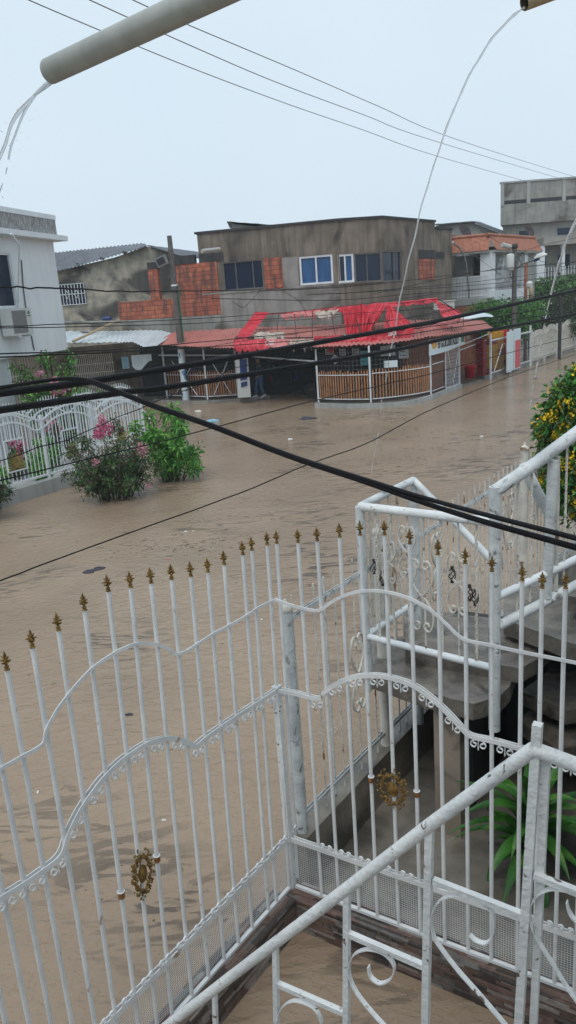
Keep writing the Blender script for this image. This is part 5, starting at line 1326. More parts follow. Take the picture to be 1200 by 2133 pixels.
# mesh fence along street
m0, m1 = G(1022, 790), G(1104, 762); MF = Plane((m0.x, m0.y), (m1.x, m1.y)); LM = (m1-m0).length
mf = thing('street_mesh_fence', MF.P(LM/2, 0), 'white framed wire mesh fence along the street in front of the yellow crates', 'fence')
for t_ in (0, .47, 1.0): MB().pbox(MF, LM*t_-.04, LM*t_+.04, -.1, 2.1, -.04, .04).build('post', M['alu'], mf)
for z in (.25, 1.75): MB().pbox(MF, .04, LM-.04, z, z+.06, -.025, .025).build('rail', M['alu'], mf)
mb = MB()
for i in range(int(LM/.2)): mb.tube([MF.P(i*.2, .25, .03), MF.P(i*.2, 1.75, .03)], .008, 3, False)
for i in range(8): mb.tube([MF.P(0, .35+i*.19, .03), MF.P(LM, .35+i*.19, .03)], .008, 3, False)
mb.build('wire_grid', M['greywire'], mf)
MB().tube([MF.P(.3,.3,.05), MF.P(LM*.25,1.5,.05)], .025, 5).build('brace', M['white_old'], mf); MB().tube([MF.P(LM*.45,.3,.05), MF.P(LM*.3,1.5,.05)], .025, 5).build('brace', M['white_old'], mf)
mb = MB(); mb.pbox(MF, .0, LM+12, -.3, .17, -.3, -.05); solo(mb, 'kerb_wall', M['conc_light'], 'pale low kerb under the mesh fence and picket gates along the right street', 'low wall')
# backing of the bay (dark inside wall) behind the crates
mb = MB(); mb.pbox(MF, -3.2, LM+.3, 0, 2.7, -3.0, -2.8); solo(mb, 'bay_wall', M['terracotta'], 'reddish wall in the shade behind the stacked crates right of the shop', 'wall')
# picket gates
def picket(u0, u1, n, z1, arch, label, cat='gate'):
    t = thing('picket_gate', MF.P((u0+u1)/2, .2), label, cat, 'white picket gates along the right street')
    for i in range(n):
        a = (i+.5)/n; u = u0+(u1-u0)*a; MB().pbox(MF, u-.045, u+.045, .2, z1+arch*math.sin(PI*a), .0, .03).build('picket', M['white_old'], t)
    cv = [MF.P(u0+(u1-u0)*k/12, z1-.25+arch*math.sin(PI*k/12), .045) for k in range(13)]
    MB().bar(cv, MF.n, .05, .025).build('top_rail', M['white_old'], t)
    MB().pbox(MF, u0, u1, .35, .41, .031, .055).build('bottom_rail', M['white_old'], t)
    MB().pbox(MF, u0, u1, .2, z1-.2, -.03, -.01).build('sheet', M['wall_beige'], t)
    for u in (u0-.06, u1+.06): MB().pbox(MF, u-.05, u+.05, 0, z1+.15, -.05, .05).build('post', M['white_old'], t)
ug = lambda x: MF.hit(x, 750)[0]
picket(ug(1107), ug(1132), 14, 1.7, .1, 'white picket gate next to the mesh fence, first after the freezers')
picket(ug(1134), ug(1158), 14, 1.75, .2, 'white picket gate just left of the thin dark pole by the right street')
picket(ug(1168), ug(1196), 14, 1.75, .25, 'white picket gate just right of the thin dark pole by the right street')
picket(ug(1199), ug(1240), 14, 1.7, .1, 'white picket fence bay at the right edge of the photo', 'fence')
dp_ = G(1165, 748, 0); t = thing('dark_pole', dp_, 'thin dark pole standing between two white picket gates on the right street', 'pole')
MB().tube([dp_-Vector((0,0,.2)), dp_+Vector((0,0,3.3))], .10, 8).build('pole', M['conc_dark'], t)
MB().lathe(dp_+Vector((0,0,3.3)), [(.10,0),(.12,.02),(.12,.06),(0,.08)], 8).build('pole_cap', M['conc_dark'], t)

# hedges / garden trees behind
def blob_tree(name, blobs, n, ls, mts, label, cat, seed, base, trunkr=.12):
    rnd = random.Random(seed); t = thing(name, base, label, cat); ms = [MB() for _ in mts]; tr = MB()
    c0 = Vector(base)
    for (c, r) in blobs:
        c = Vector(c); tr.tube([c0, c0.lerp(c, .5)+Vector((rnd.uniform(-.2,.2),0,.1)), c], [trunkr, trunkr*.6, trunkr*.2], 6)
        for _ in range(n):
            d = rdir(rnd, .05); rr = rnd.random()**.4; nz_ = 1+.35*noise.noise(d*2.3+c)
            p = c+Vector((d.x*r[0], d.y*r[1], d.z*r[2]))*rr*nz_
            if noise.noise(p*1.6+Vector((seed,0,0))) < -.32: continue
            leaf(ms[rnd.choices(range(len(mts)), [x[1] for x in mts])[0]], p, (d+rdir(rnd,.2)).normalized(), ls*rnd.uniform(.6,1.3), .5, .2, rnd)
    tr.build('trunk', M['stem'], t)
    for m_, (mt, _) in zip(ms, mts): m_.build('crown', M[mt], t)
    return t
c1_ = D(1050, 668, 44); c2_ = D(1085, 650, 47)
blob_tree('garden_tree', [(D(1020,650,43.5),(1.3,1.2,.55)), (D(1052,650,44.5),(1.5,1.2,.75)), (D(1088,648,46),(1.3,1.2,.7)), (D(1050,685,44),(1.4,1.2,.9)), (D(1078,678,45.5),(1.2,1.2,.8)), (D(1058,708,43.8),(.7,.9,.8)), (D(1030,672,43.6),(1.1,1,.6))], 1900, .17, [('leaf_hedge',3),('leaf_green',2),('leaf_dark',1)], 'bright green clipped tree rising behind the yellow crates', 'tree', 61, V(c1_, .1))
blob_tree('garden_hedge', [(D(1120,608,55),(1.3,1.5,.7)), (D(1150,603,56),(1.5,1.5,.8)), (D(1185,600,57),(1.6,1.5,.9)), (D(1215,598,58),(1.6,1.5,.9)), (D(1110,625,54),(1.2,1.5,.8))], 1700, .2, [('leaf_hedge',2),('leaf_dark',2)], 'long blue-green hedge top at the right edge above the dark shaded bushes', 'hedge', 62, V(D(1150,640,55), .1))
blob_tree('shaded_bush', [(D(1120,650,52),(1.5,1.5,1.0)), (D(1155,650,53),(1.7,1.5,1.1)), (D(1190,640,54),(1.6,1.5,1.2)), (D(1225,635,55),(1.6,1.5,1.3)), (D(1140,680,51),(1.6,1.5,.9)), (D(1180,672,52),(1.6,1.5,.9))], 1700, .2, [('leaf_dark',4),('leaf_olive',1)], 'dark shaded bushes behind the white picket gates at the right edge', 'bush', 63, V(D(1160,690,52), .1))

# terracotta-parapet house
a0 = D(1021, 488, 45.0); ZT = a0.z; aL = G(941, 497, ZT) if False else D(936, 492, 45.5); aR = D(1120, 498, 52.0)
TL = Plane((a0.x, a0.y), (aL.x, aL.y)); TR = Plane((a0.x, a0.y), (aR.x, aR.y))
lL = (V(a0,0)-V(aL,0)).length; lR = (V(a0,0)-V(aR,0)).length
th = thing('tile_parapet_house', V(a0,0), 'white-walled house with orange tile parapet and upstairs balcony right of the corner building', 'house')
zpb = TL.hit(1021, 521)[1]
for pl, L in ((TL, lL), (TR, lR)):
    s_ = -1
    def fn(a, b, pl=pl, L=L): return pl.P(a*L, zpb+(ZT-zpb)*b, .35-.5*b)
    MB().grid(fn, 40, 4, False).build('tile_parapet', M['terracotta'], th)
    MB().tube([pl.P(-.05, ZT, -.15), pl.P(L, ZT, -.15)], .09, 8).build('ridge_tiles', M['terracotta'], th)
    MB().pbox(pl, -.02, L, zpb-.12, zpb-.005, -.2, .3).build('soffit', M['wall_grey'], th)
zb2 = 3.0
hw = [rct(TL, 974, 577, 1015, 529)]; hw = [(max(.1,hw[0][0]), hw[0][1], hw[0][2], hw[0][3])]
mb = walls(TL, .02, lL, 0, zpb-.12, .2, hw, -1.2); mb.build('wall', M['wall_grey'], th)
hr1 = rct(TR, 1036, 590, 1054, 530); hr2 = rct(TR, 1066, 590, 1088, 530)
mb = walls(TR, 0, lR, 0, zpb-.12, .2, [hr1, hr2], -.15); mb.build('wall', M['wall_grey'], th)
o = MB().pbox(TL, hw[0][0], hw[0][1], hw[0][2], hw[0][3], -1.5, -1.42).build('window_opening', M['dark'], th)
for h_ in (hr1, hr2):
    o = MB().pbox(TR, h_[0], h_[1], h_[2], h_[3], -.4, -.3).build('window', M['dark'], th); mb = MB(); n = 9
    for i in range(n):
        t0 = i/n; u = h_[0]+(h_[1]-h_[0])*t0
        mb.tube([TR.P(u, h_[2], -.1), TR.P(min(u+.7, h_[1]), min(h_[2]+1.6, h_[3]), -.1)], .014, 4)
        mb.tube([TR.P(u, h_[2], -.12), TR.P(u, h_[3], -.12)], .012, 4)
    mb.build('window_grille', M['alu'], o)
cw = rct(TR, 1020, 645, 1033, 521); MB().pbox(TR, -.15, .45, 0, zpb-.13, -.5, .12).build('column', M['wall_white'], th)
cw = TR.hit(1092, 560)[0]; MB().pbox(TR, cw-.2, cw+.25, 0, zpb-.13, -.14, .12).build('column', M['wall_white'], th)
mb = MB(); a_ = TR.hit(1022,640); b_ = TR.hit(1092, 640); mb.pbox(TR, 0, b_[0], 0, TR.hit(1050, 603)[1], .13, .25); mb.build('white_panel', M['wall_white'], th)
zs = TL.hit(980, 622)[1]; zr_ = TL.hit(980, 578)[1]
MB().pbox(TL, -.2, lL, zs-.35, zs, -1.3, .45).build('balcony_slab', M['wall_grey'], th)
bl = th
n = 26
for i in range(n): u = .1+(lL-.2)*i/(n-1); MB().pbox(TL, u-.02, u+.02, zs, zr_, .36, .40).build('baluster', M['alu'], bl)
for z in (zs+.1, zr_): MB().pbox(TL, 0, lL, z, z+.05, .34, .42).build('balcony_rail', M['alu'], bl)
bk_ = TL.n*-9
MB().poly([TL.P(0,ZT-.6,-.7), TL.P(lL,ZT-.6,-.7), TL.P(lL,ZT-.6,-9), TR.P(lR,ZT-.6,-.8)], (0,0,-.15)).build('roof', M['conc_dark'], th)
# ground-floor wall + brick planter strip
MB().pbox(TL, -.2, lL+.5, 2.2, zs-.36, .3, .45).build('planter_strip', M['terracotta'], th)
# grey gable roof behind
gr_ = thing('gable_roof_house', V(D(980, 480, 58), 0), 'grey gabled rear house roof showing between the corner building and the tall grey block', 'house')
p = [D(906,500,56), D(908,470,56), D(985,463.5,56.5), D(1046,488,57), D(1046,505,57)]
MB().poly([V(p[0],0), *p[1:4], V(p[4],0)], (1.5,5,0)).build('gable_wall', M['wall_beige'], gr_)
corr(D(904,468,55.6), D(985,461.5,56.1), D(925,468,63), D(1000,463,63), 20, .05, 'grey_roof', 'roof', gr_); corr(D(985,461.5,56.1), D(1048,487.5,56.6), D(1000,463,63), D(1060,486,63), 18, .05, 'grey_roof', 'roof', gr_)

# tall grey block
b0 = D(1043, 383, 60); ZB = b0.z; BP = Plane((b0.x, b0.y), (G(1200, 378, ZB).x, G(1200, 378, ZB).y) if False else (D(1200, 378, 61.5).x, D(1200, 378, 61.5).y))
tb = thing('tall_grey_block', BP.P(0,0), 'tall unfinished grey block of several storeys rising at the right edge', 'building')
zm = BP.hit(1060, 468)[1]; zg = [BP.hit(1060, 425)[1], BP.hit(1060, 419)[1]]
uE = 12.0
bv = Vector((b0.x, b0.y, 0)).normalized()*9+BP.e*.6
def skewbox(u0_, u1_, za, zb_, o): return MB().hexa([BP.P(u0_,za,o), BP.P(u1_,za,o), BP.P(u1_,za,o)+bv, BP.P(u0_,za,o)+bv, BP.P(u0_,zb_,o), BP.P(u1_,zb_,o), BP.P(u1_,zb_,o)+bv, BP.P(u0_,zb_,o)+bv])
skewbox(0, uE, zm, ZB, 0).build('upper_wall', M['conc_light'], tb)
u1_, u2_ = BP.hit(1101, 400)[0], BP.hit(1175, 400)[0]
mb = MB()
for a, b in ((.15, u1_-.15), (u1_+.15, u2_-.15), (u2_+.15, uE-.2)): mb.pbox(BP, a, b, zg[0], zg[1]+.05, .001, .012)
mb.build('slot', M['dark'], tb)
mb = MB()
for u in (0.0, u1_-.12, u2_-.12): mb.pbox(BP, u, u+.24, zg[0]-.1, ZB-.02, .013, .05)
mb.pbox(BP, 0, uE, ZB+.001, ZB+.12, -.3, .06); mb.build('column', M['wall_grey'], tb)
skewbox(.3, uE, 0, zm-.001, -.5).build('lower_wall', M['wall_beige'], tb)
def bwin(x0, y0, x1, y1, mt='dark'):
    w_ = rct(BP, x0, y0, x1, y1); f = MB().pbox(BP, w_[0]-.08, w_[1]+.08, w_[2]-.08, w_[3]+.08, -.499, -.45).build('window', M['wall_grey'], tb); MB().pbox(BP, w_[0], w_[1], w_[2], w_[3], -.449, -.43).build('pane', M['glass_dark'], f)
bwin(1085,490,1112,478); bwin(1165,489,1195,472); bwin(1128,590,1142,523); bwin(1165,560,1192,528)
zbal = [BP.hit(1140, 513)[1], BP.hit(1140, 497)[1]]
MB().pbox(BP, BP.hit(1121,500)[0], uE, zbal[0], zbal[1], -.499, 1.3).build('balcony', M['wall_beige'], tb)
for x in (1116, 1162, 1199):
    u = BP.hit(x, 550)[0]; wd = .28 if x == 1116 else .1; MB().pbox(BP, u-wd, u+wd, 0, zbal[0]-.001, .9, 1.2).build('column', M['wall_white'], tb)
z2_ = [BP.hit(1160, 583)[1], BP.hit(1160, 572)[1]]
MB().pbox(BP, BP.hit(1095,560)[0], uE, z2_[0]-.3, z2_[0], -.499, 1.3).build('balcony', M['wall_grey'], tb)
for i in range(34): u = BP.hit(1125,560)[0]+i*.2; MB().pbox(BP, u, u+.04, z2_[0], z2_[0]+.9, 1.2, 1.24).build('baluster', M['alu'], tb)
def dish(x, y, d, r, lab):
    c = D(x, y, d); t = thing('satellite_dish', c-Vector((0,0,r*1.2)), lab, 'satellite dish'); ax = Vector((.5,-.7,.5)).normalized()
    MB().lathe(c, [(0,0),(r*.5,r*.06),(r*.85,r*.19),(r,r*.28),(r*.85,r*.21),(r*.5,r*.09),(0,.03)], 16, ax).build('dish', M['rust'], t)
    MB().tube([c, c+ax*r*.9], .02, 5).build('feed_arm', M['rust'], t); MB().tube([c, c-Vector((0,0,r*1.2))], .03, 5).build('mast', M['rust'], t)
dish(1100, 482, 57, .45, 'dark satellite dish in front of the tall grey block'); dish(966, 484, 49, .45, 'grey satellite dish on the roof beside the orange tile parapet, left of the street lights')

# poles and lights on right
rp = D(1071, 640, 43); rp.z = 0; rt = HZ(516, rp.x, rp.y)
t = thing('utility_pole', rp, 'brown utility pole with lamp heads in front of the orange tile parapet house', 'utility pole')
MB().tube([rp-Vector((0,0,.2)), V(rp, rt)], [.15,.11], 10).build('pole', M['stem'] if False else M['pole'], t)
MB().lathe(V(rp, rt-.05), [(.12,0),(.16,.03),(.16,.2),(.05,.25),(0,.26)], 10).build('pole_cap', M['conc_dark'], t)
MB().tube([D(1046,510,42.5), D(1063,515,42.8)], .13, 8).build('lamp_tube', M['pvc'], t)
MB().tube([D(1063,515,42.8), V(rp, rt)], .04, 5).build('lamp_arm', M['rust'], t)
c = D(1063, 545, 42.5); MB().lathe(c-Vector((0,0,.45)), [(0,0),(.18,.02),(.2,.1),(.2,.75),(.15,.82),(0,.85)], 12).build('transformer', M['ac'], t)
MB().tube([V(rp, rt-1.1), D(1088,550,42.8), D(1112,542,42.4)], .035, 6).build('lamp_arm', M['greywire'], t); MB().tube([V(rp, rt-.2), D(1090,555,42.9)], .03, 5).build('lamp_arm', M['greywire'], t)
a_, b_ = D(1112,540,42.4), D(1140,530,42.0); f_ = (b_-a_); mb = MB()
mb.grid(lambda s, q: a_+f_*s+Vector((0,0,1))*(.03+.16*math.sin(PI*min(1,s*.9+.08)))*math.sin(PI*q)+Vector((.3,.9,0)).normalized()*(-.17*math.cos(PI*q))*math.sin(PI*min(1,s*.85+.12)), 12, 8)
mb.grid(lambda s, q: a_+f_*s+Vector((0,0,-.04))*math.sin(PI*q)+Vector((.3,.9,0)).normalized()*(-.17*math.cos(PI*q))*math.sin(PI*min(1,s*.85+.12)), 12, 6)
mb.build('lamp_head', M['foam'], t)
MB().tube([D(1113,543,42.4), D(1122,538,42.2)], [.06,.10], 8).build('lamp_base', M['blue'], t)
gs = thing('goose_neck_lamp', V(D(974, 620, 44), 3.5), 'bent lamp pole arching over the balcony of the orange tile parapet house', 'lamp')
MB().tube(curve2([D(977,622,43.8), D(974,575,43.8), D(969,540,43.8), D(958,518,43.8), D(944,506,43.6)], 5), .045, 8).build('bent_pole', M['greywire'], gs)
MB().tube([D(944,506,43.6), D(930,505,43.4)], .07, 8).build('lamp_head', M['ac'], gs)
t = thing('second_pole', V(D(1095, 620, 46.5), 0), 'slender grey post just right of the brown utility pole', 'post'); p_ = V(D(1095,620,46.5),0); MB().tube([p_, V(p_, HZ(548, p_.x, p_.y))], .1, 8).build('post', M['terracotta'], t)
MB().lathe(D(1103,594,46.0), [(.0,-.2),(.15,-.16),(.19,.05),(.13,.18),(0,.22)], 10).build('lamp_globe', M['foam'], t)
MB().lathe(D(1106,606,45.9), [(.0,-.45),(.09,-.4),(.12,.1),(.06,.2),(0,.25)], 10).build('lamp_neck', M['pvc_tan'], t)

# parked vehicle roof / white things by the awning end
b = MB(); c = D(986, 662, 40.5)
b.grid(lambda s, q: c+Vector((math.cos(2*PI*s)*1.0*math.sin(PI*q/2), math.sin(2*PI*s)*.5*math.sin(PI*q/2), .22*math.cos(PI*q/2)+.03*math.sin(s*25))), 20, 6); solo(b, 'tarpaulin_bundle', M['sign_white'], 'pale tarpaulin bundle on the red roof at the right end of the torn awning', 'tarpaulin')
b = MB(); c = D(924, 636, 39.5); b.box(c, (1.0,.5,.35), Vector((1,-.1,0))); b.box(c+Vector((0,0,.2)), (1.1,.6,.04), Vector((1,-.1,0))); solo(b, 'water_tank', M['ac'], 'small grey box tank behind the right end of the torn awning', 'tank')

# ================================================================== OUR HOUSE (behind the camera; shades the yard)
mb = MB(); mb.box((1.2,-2.2,3.5), (14, .3, 9), (1,0,0)); mb.box((3.4, .2, 5.6), (5, 4.6, .2), GR.e)
solo(mb, 'home_wall', M['wall_white'], 'white wall and roof slab of the house the view is taken from', 'wall')

# ================================================================== DRAINPIPES AND FALLING WATER
def ring_pipe(a, b, r, mt, name, label, cat='pipe'):
    a, b = Vector(a), Vector(b); d = (b-a).normalized(); L = (b-a).length
    return solo(MB().lathe(a, [(r*.93,.0),(r,.0),(r,L),(r*.93,L)], 40, d), name, M[mt], label, cat), d
e0 = D(104, 148, 2.75); e1 = D(560, -66, 2.15)
t = thing('roof_drainpipe', e0, 'thick grey roof drainpipe pouring water, crossing the top left corner of the sky', 'pipe'); d_ = (e1-e0).normalized(); L = (e1-e0).length
MB().lathe(e0, [(.0345,0),(.0365,0),(.0365,L)], 48, d_).build('pipe', M['pvc'], t)
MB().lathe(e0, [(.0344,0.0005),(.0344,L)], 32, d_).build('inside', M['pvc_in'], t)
g_ = Vector((0,0,-9.8))
def stream(p0, v, T, r0, seed, name, label, n=60, brk=.45):
    rnd = random.Random(seed); t = thing(name, p0, label, 'water stream'); p0 = Vector(p0); pts = []; rr = []
    for i in range(n+1):
        tt = T*i/n; f = i/n; w_ = noise.noise(Vector((tt*14, seed, 0)))*.012*(1+3*f)
        pts.append(p0+v*tt+g_*tt*tt*.5+Vector((w_, w_*.5, 0))); rr.append(r0*(1-.35*f)*(1+.45*noise.noise(Vector((tt*26, seed, 5)))))
    k = int(n*brk); MB().tube(pts[:k+1], rr[:k+1], 7).build('water', M['stream'], t)
    mb = MB(); i = k+1   # broken lower part: elongated blobs
    while i < n-2:
        l = rnd.randint(1, 3); 
        if rnd.random() < .75:
            seg = pts[i:i+l+1]; q = []
            for j in range(6): f = j/5*(len(seg)-1); a = min(int(f), len(seg)-2); q.append(seg[a].lerp(seg[a+1], f-a))
            mb.tube(q, [r0*x*rnd.uniform(.6,1) for x in (.15,.7,.9,.8,.6,.1)], 6)
        i += l+rnd.randint(0, 1)
    for _ in range(70):
        i = rnd.randint(int(n*.15), n-1); c = pts[i]+Vector((rnd.gauss(0,1), rnd.gauss(0,1), rnd.gauss(0,1)))*.03*(.4+i/n*2); r = r0*rnd.uniform(.12,.35)
        mb.lathe(c-Vector((0,0,r)), [(0,0),(r*.8,r*.5),(r*.9,r),(r*.5,r*2),(0,r*3)], 5)
    dr_ = mb.build('droplets', M['stream'], t); dr_['kind'] = 'stuff'; return t
lip = e0+d_*.004+Vector((0,0,-.031))
stream(lip, Vector((-1.25,.3,-.3)), .5, .0065, 3, 'pipe_stream', 'clear water arcing out of the grey drainpipe down the left edge of the sky', 50, .8)
stream(lip+Vector((-.005,0.01,.006)), Vector((-1.12,.32,-.38)), .5, .004, 8, 'pipe_stream', 'thinner water strand falling just right of the main arc from the grey drainpipe', 50, .35)
p0 = D(1092, 16, 13.0); ed = G(775, 990); T = math.sqrt(2*p0.z/9.8); v = (ed-p0)/T; v.z = 0
t, _ = ring_pipe(p0+Vector((0,0,.06)), D(1230, -45, 13.6), .105, 'pvc_tan', 'roof_drainpipe', 'end of a tan drainpipe poking in at the top right of the sky')
stream(p0, v, T, .019, 14, 'pipe_stream', 'long thin stream of roof water falling across the sky and the shop to the street', 110, .80)
p0 = D(1230, 430, 17); ed = G(1093, 930); T = math.sqrt(2*p0.z/9.8); v = (ed-p0)/T; v.z = 0
stream(p0, v, T, .030, 19, 'pipe_stream', 'broken water stream falling in front of the picket gates at the right edge', 70, .55)
ring_pipe(p0, D(1330, 405, 17.6), .10, 'pvc_tan', 'roof_drainpipe', 'drainpipe just outside the right edge feeding the stream above the picket gates')
# splash in the street
sp = G(690, 1530); mb = MB(); rnd = random.Random(4)
for _ in range(150):
    a = rnd.uniform(0, 2*PI); q = abs(rnd.gauss(0,.16)); c = sp+Vector((math.cos(a)*q, math.sin(a)*q, abs(rnd.gauss(0,.05)))); r = rnd.uniform(.002,.006)
    mb.lathe(c, [(0,0),(r,r*.6),(r*.8,r*1.5),(0,r*2)], 5)
solo(mb, 'water_splash', M['foam'], 'small white splash in the muddy water just behind the gate corner', 'splash')

# ================================================================== CABLES
def cable(pts, r, label, mt='black', sub=6, wob=0, seed=0, n=6):
    P = [D(*q) for q in pts]; Q = curve2(P, sub)
    if wob: Q = [p+Vector((0,0, wob*noise.noise(Vector((i*.5, seed, 0))))) for i, p in enumerate(Q)]
    return solo(MB().tube(Q, r, n), 'overhead_cable', M[mt], label, 'cable')
cable([(-40,-45,12),(60,0,13),(215,66,14.5),(400,142,16.5),(600,217,20),(760,272,24),(900,322,30),(1100,379,45)], .008, 'lowest of the three thin wires crossing the sky from upper left to lower right', 'greywire')
cable([(60,-60,12),(187,0,13),(395,94,15),(575,171,18),(760,240,22),(900,292,28),(1180,376,48)], .008, 'middle of the three thin wires crossing the sky from upper left to lower right', 'greywire')
cable([(150,-60,12),(277,0,13),(395,53,14.5),(620,148,18),(790,222,22),(950,290,28),(1200,369,46),(1260,384,52)], .008, 'highest of the three thin wires crossing the sky from upper left to lower right', 'greywire')
# thick bundles
for dy, r, nm in ((0,.032,'upper'),(5.5,.026,'lower')):
    cable([(-60,826+dy,8.0),(0,817+dy,8.2),(183,793+dy*.9,9.0),(440,751+dy*.8,10.8),(640,716+dy*.7,12.8),(820,684+dy*.6,15),(960,657+dy*.5,18),(1200,604+dy*.4,24),(1300,584+dy*.4,27)], r, f'{nm} cable of the higher thick black pair, which crosses the shop roof')
for dy, r, nm in ((0,.027,'upper'),(5.5,.023,'lower')):
    cable([(-60,862+dy,7.6),(0,852+dy,7.8),(250,816+dy*.9,9.0),(380,800+dy*.8,9.8),(640,758+dy*.7,12),(820,728+dy*.6,14.5),(965,696+dy*.5,17.5),(1100,672+dy*.4,21),(1200,653+dy*.4,24),(1300,636,27)], r, f'{nm} cable of the lower thick black pair, which crosses the slatted fence')
for k, (dy, dy2, r, nm) in enumerate(((0,0,.0115,'upper'),(4,14,.0105,'lower'),(7,16,.007,'thinnest'))):
    cable([(-60,812+dy,6.6),(0,806+dy*.6,6.6),(60,797+dy*.5,6.5),(130,788+dy*.5,6.4),(185,791+dy,6.2),(250,815+dy,5.9),(330,846+dy,5.6),(440,884+dy,5.2),(560,931+dy,4.8),(640,960+dy,4.5),(760,998+dy+dy2*.1,4.1),(870,1033+dy+dy2*.35,3.8),(1000,1069+dy+dy2*.7,3.5),(1200,1121+dy+dy2,3.1),(1300,1148+dy+dy2*1.2,2.9)], r, f'{nm} strand of the kinked black cable running down to the right railing')
thin = [([(-40,1224,11),(0,1210,11.2),(104,1170,11.6),(275,1108,12.3),(500,1027,13.6),(640,968,15),(760,925,16.5),(870,867,18.5),(960,826,21),(1080,778,26),(1200,738,32)], .012, 'black cable sagging lowest over the flood from the left edge to the right street', .01),
        ([(-40,1008,10),(0,1001,10.2),(167,960,11),(333,920,12),(500,876,13.5),(640,838,15.5),(800,801,18),(900,778,20),(1040,740,24),(1200,700,30)], .010, 'thin black cable passing over the two flowering shrubs', .01),
        ([(-40,975,9.5),(0,960,9.7),(167,904,10.5),(312,841,11.5),(420,800,12.5),(500,764,13.5),(640,742,15)], .007, 'thin black cable rising across the ornate fence to the shop', .05),
        ([(-40,597,9),(0,599,9),(75,599,9.5),(147,602,10),(300,607,12),(440,605,15),(640,602,20),(800,590,26),(1000,566,36),(1200,545,45)], .010, 'wavy black cable across the white house window', .03),
        ([(-40,681,12),(0,680,12),(140,675,14),(440,662,20),(700,640,26),(1000,601,36),(1200,582,44)], .008, 'upper of two thin cables across the air conditioner', .01),
        ([(-40,685,12),(0,683,12),(140,681,14),(440,672,20),(700,655,26),(1000,633,34),(1200,604,42)], .008, 'lower of two thin cables across the air conditioner', .01),
        ([(-40,740,10),(0,737,10),(230,729,13),(400,714,16),(650,690,20),(860,660,25),(1000,632,30),(1200,600,36)], .010, 'cable along the lower edge of the white house meeting the red roof', .01),
        ([(-40,748,10),(0,744,10),(230,734,13),(440,722,17),(700,703,21),(900,676,26),(1060,656,30),(1200,630,36)], .010, 'thin cable just under the lower edge of the white house', .01)]
for i, (p_, r, lab, wb) in enumerate(thin): cable(p_, r, lab, 'black', 6, wb, i, 5)
rl = [([(780,612,30),(1017,563,40),(1200,546,46),(1260,540,50)], 'highest'), ([(700,612,26),(1000,586,38),(1200,558,46)], 'second'), ([(640,614,24),(800,606,30),(1000,593,38),(1200,571,46)], 'third'),
      ([(440,622,24),(700,625,28),(860,612,33),(1000,603,38),(1200,583,45)], 'fourth'), ([(860,685,24),(1000,665,28),(1200,632,34)], 'fifth'), ([(820,700,22),(1000,675,27),(1200,648,34)], 'lowest')]
for i, (p_, nm) in enumerate(rl): cable(p_, .011 if i < 4 else .015, f'{nm} of the black wires fanning to the right edge before the balcony house', 'black', 5, .02, i+40, 5)
sm = [([(560,590,34),(620,625,33),(640,660,32.5)], 'thin wire curling down the facade below the blue-curtained window'),
      ([(484,628,34.5),(505,640,34),(520,630,34),(545,600,34.5)], 'loose wire looping under the dark window left of the orange brick infill'),
      ([(350,520,35.6),(380,560,36),(410,590,36.5),(470,600,36.7)], 'pale wire running down from the utility pole across the orange bricks'),
      ([(487,712,32),(500,705,31.8),(545,700,31.5),(560,718,31.3),(580,735,31),(610,722,30.8),(625,700,31)], 'tangled wire looping over the lower edge of the red roof'),
      ([(385,736,32),(450,720,31.5),(520,708,31),(620,695,30.5)], 'wire strung along the red roof edge near the utility pole'),
      ([(940,505,43),(1000,540,42),(1075,600,41),(1100,620,41)], 'thin wire slanting down from the bent lamp toward the brown utility pole'),
      ([(1000,480,44),(1040,505,43),(1072,520,42.5)], 'short wire running to the top of the brown utility pole'),
      ([(1075,520,42.5),(1130,545,42),(1200,560,41)], 'thin wire leaving the brown utility pole toward the right edge'),
      ([(1017,563,42),(1071,548,42.6),(1100,520,43),(1200,495,46)], 'thin wire rising past the tall grey block'),
      ([(700,868,27),(770,858,29),(840,850,30)], 'short slack wire above the flood before the slatted panels')]
for i, (p_, lab) in enumerate(sm[:9]): cable(p_, .010, lab, 'greywire' if i in (2,5) else 'black', 6, .03, i+60, 5)

# ================================================================== FLOATING DEBRIS
def bagobj(x, y, s, mt, label, seed, asp=.5, name='plastic_bag', rot=0.0, hgt=.35):
    c = G(x, y, 0); mb = MB(); rnd = random.Random(seed)
    def fn(a, b):
        th_, ph_ = 2*PI*a, PI*b; r = s*(1+.55*noise.noise(Vector((math.cos(th_)*1.5+seed, math.sin(th_)*1.5, ph_))))
        x_, y_ = math.cos(th_)*math.sin(ph_)*r, math.sin(th_)*math.sin(ph_)*r*asp
        return c+Vector((x_*math.cos(rot)-y_*math.sin(rot), x_*math.sin(rot)+y_*math.cos(rot), math.cos(ph_)*r*hgt))
    mb.grid(fn, 18, 10, True); return solo(mb, name, M[mt], label, 'floating litter', None, None, (c.x, c.y, 0))
bagobj(186,1192,.10,'bag','dark plastic bag floating in the flood, left lump of the pair near the gate finials',1,.7)
bagobj(205,1186,.11,'bag','dark plastic bag floating in the flood, right lump of the pair near the gate finials',2,.45,rot=.5)
bagobj(641,873,.32,'bag','dark grey bag floating in the street in front of the shop',3,.5,hgt=.25)
bagobj(440,879,.26,'bluebag','pale blue plastic floating in front of the shop beside the black cable',4,.6)
bagobj(269,1489,.045,'bag','small dark scrap floating behind the upper part of the street gate',5,.6)
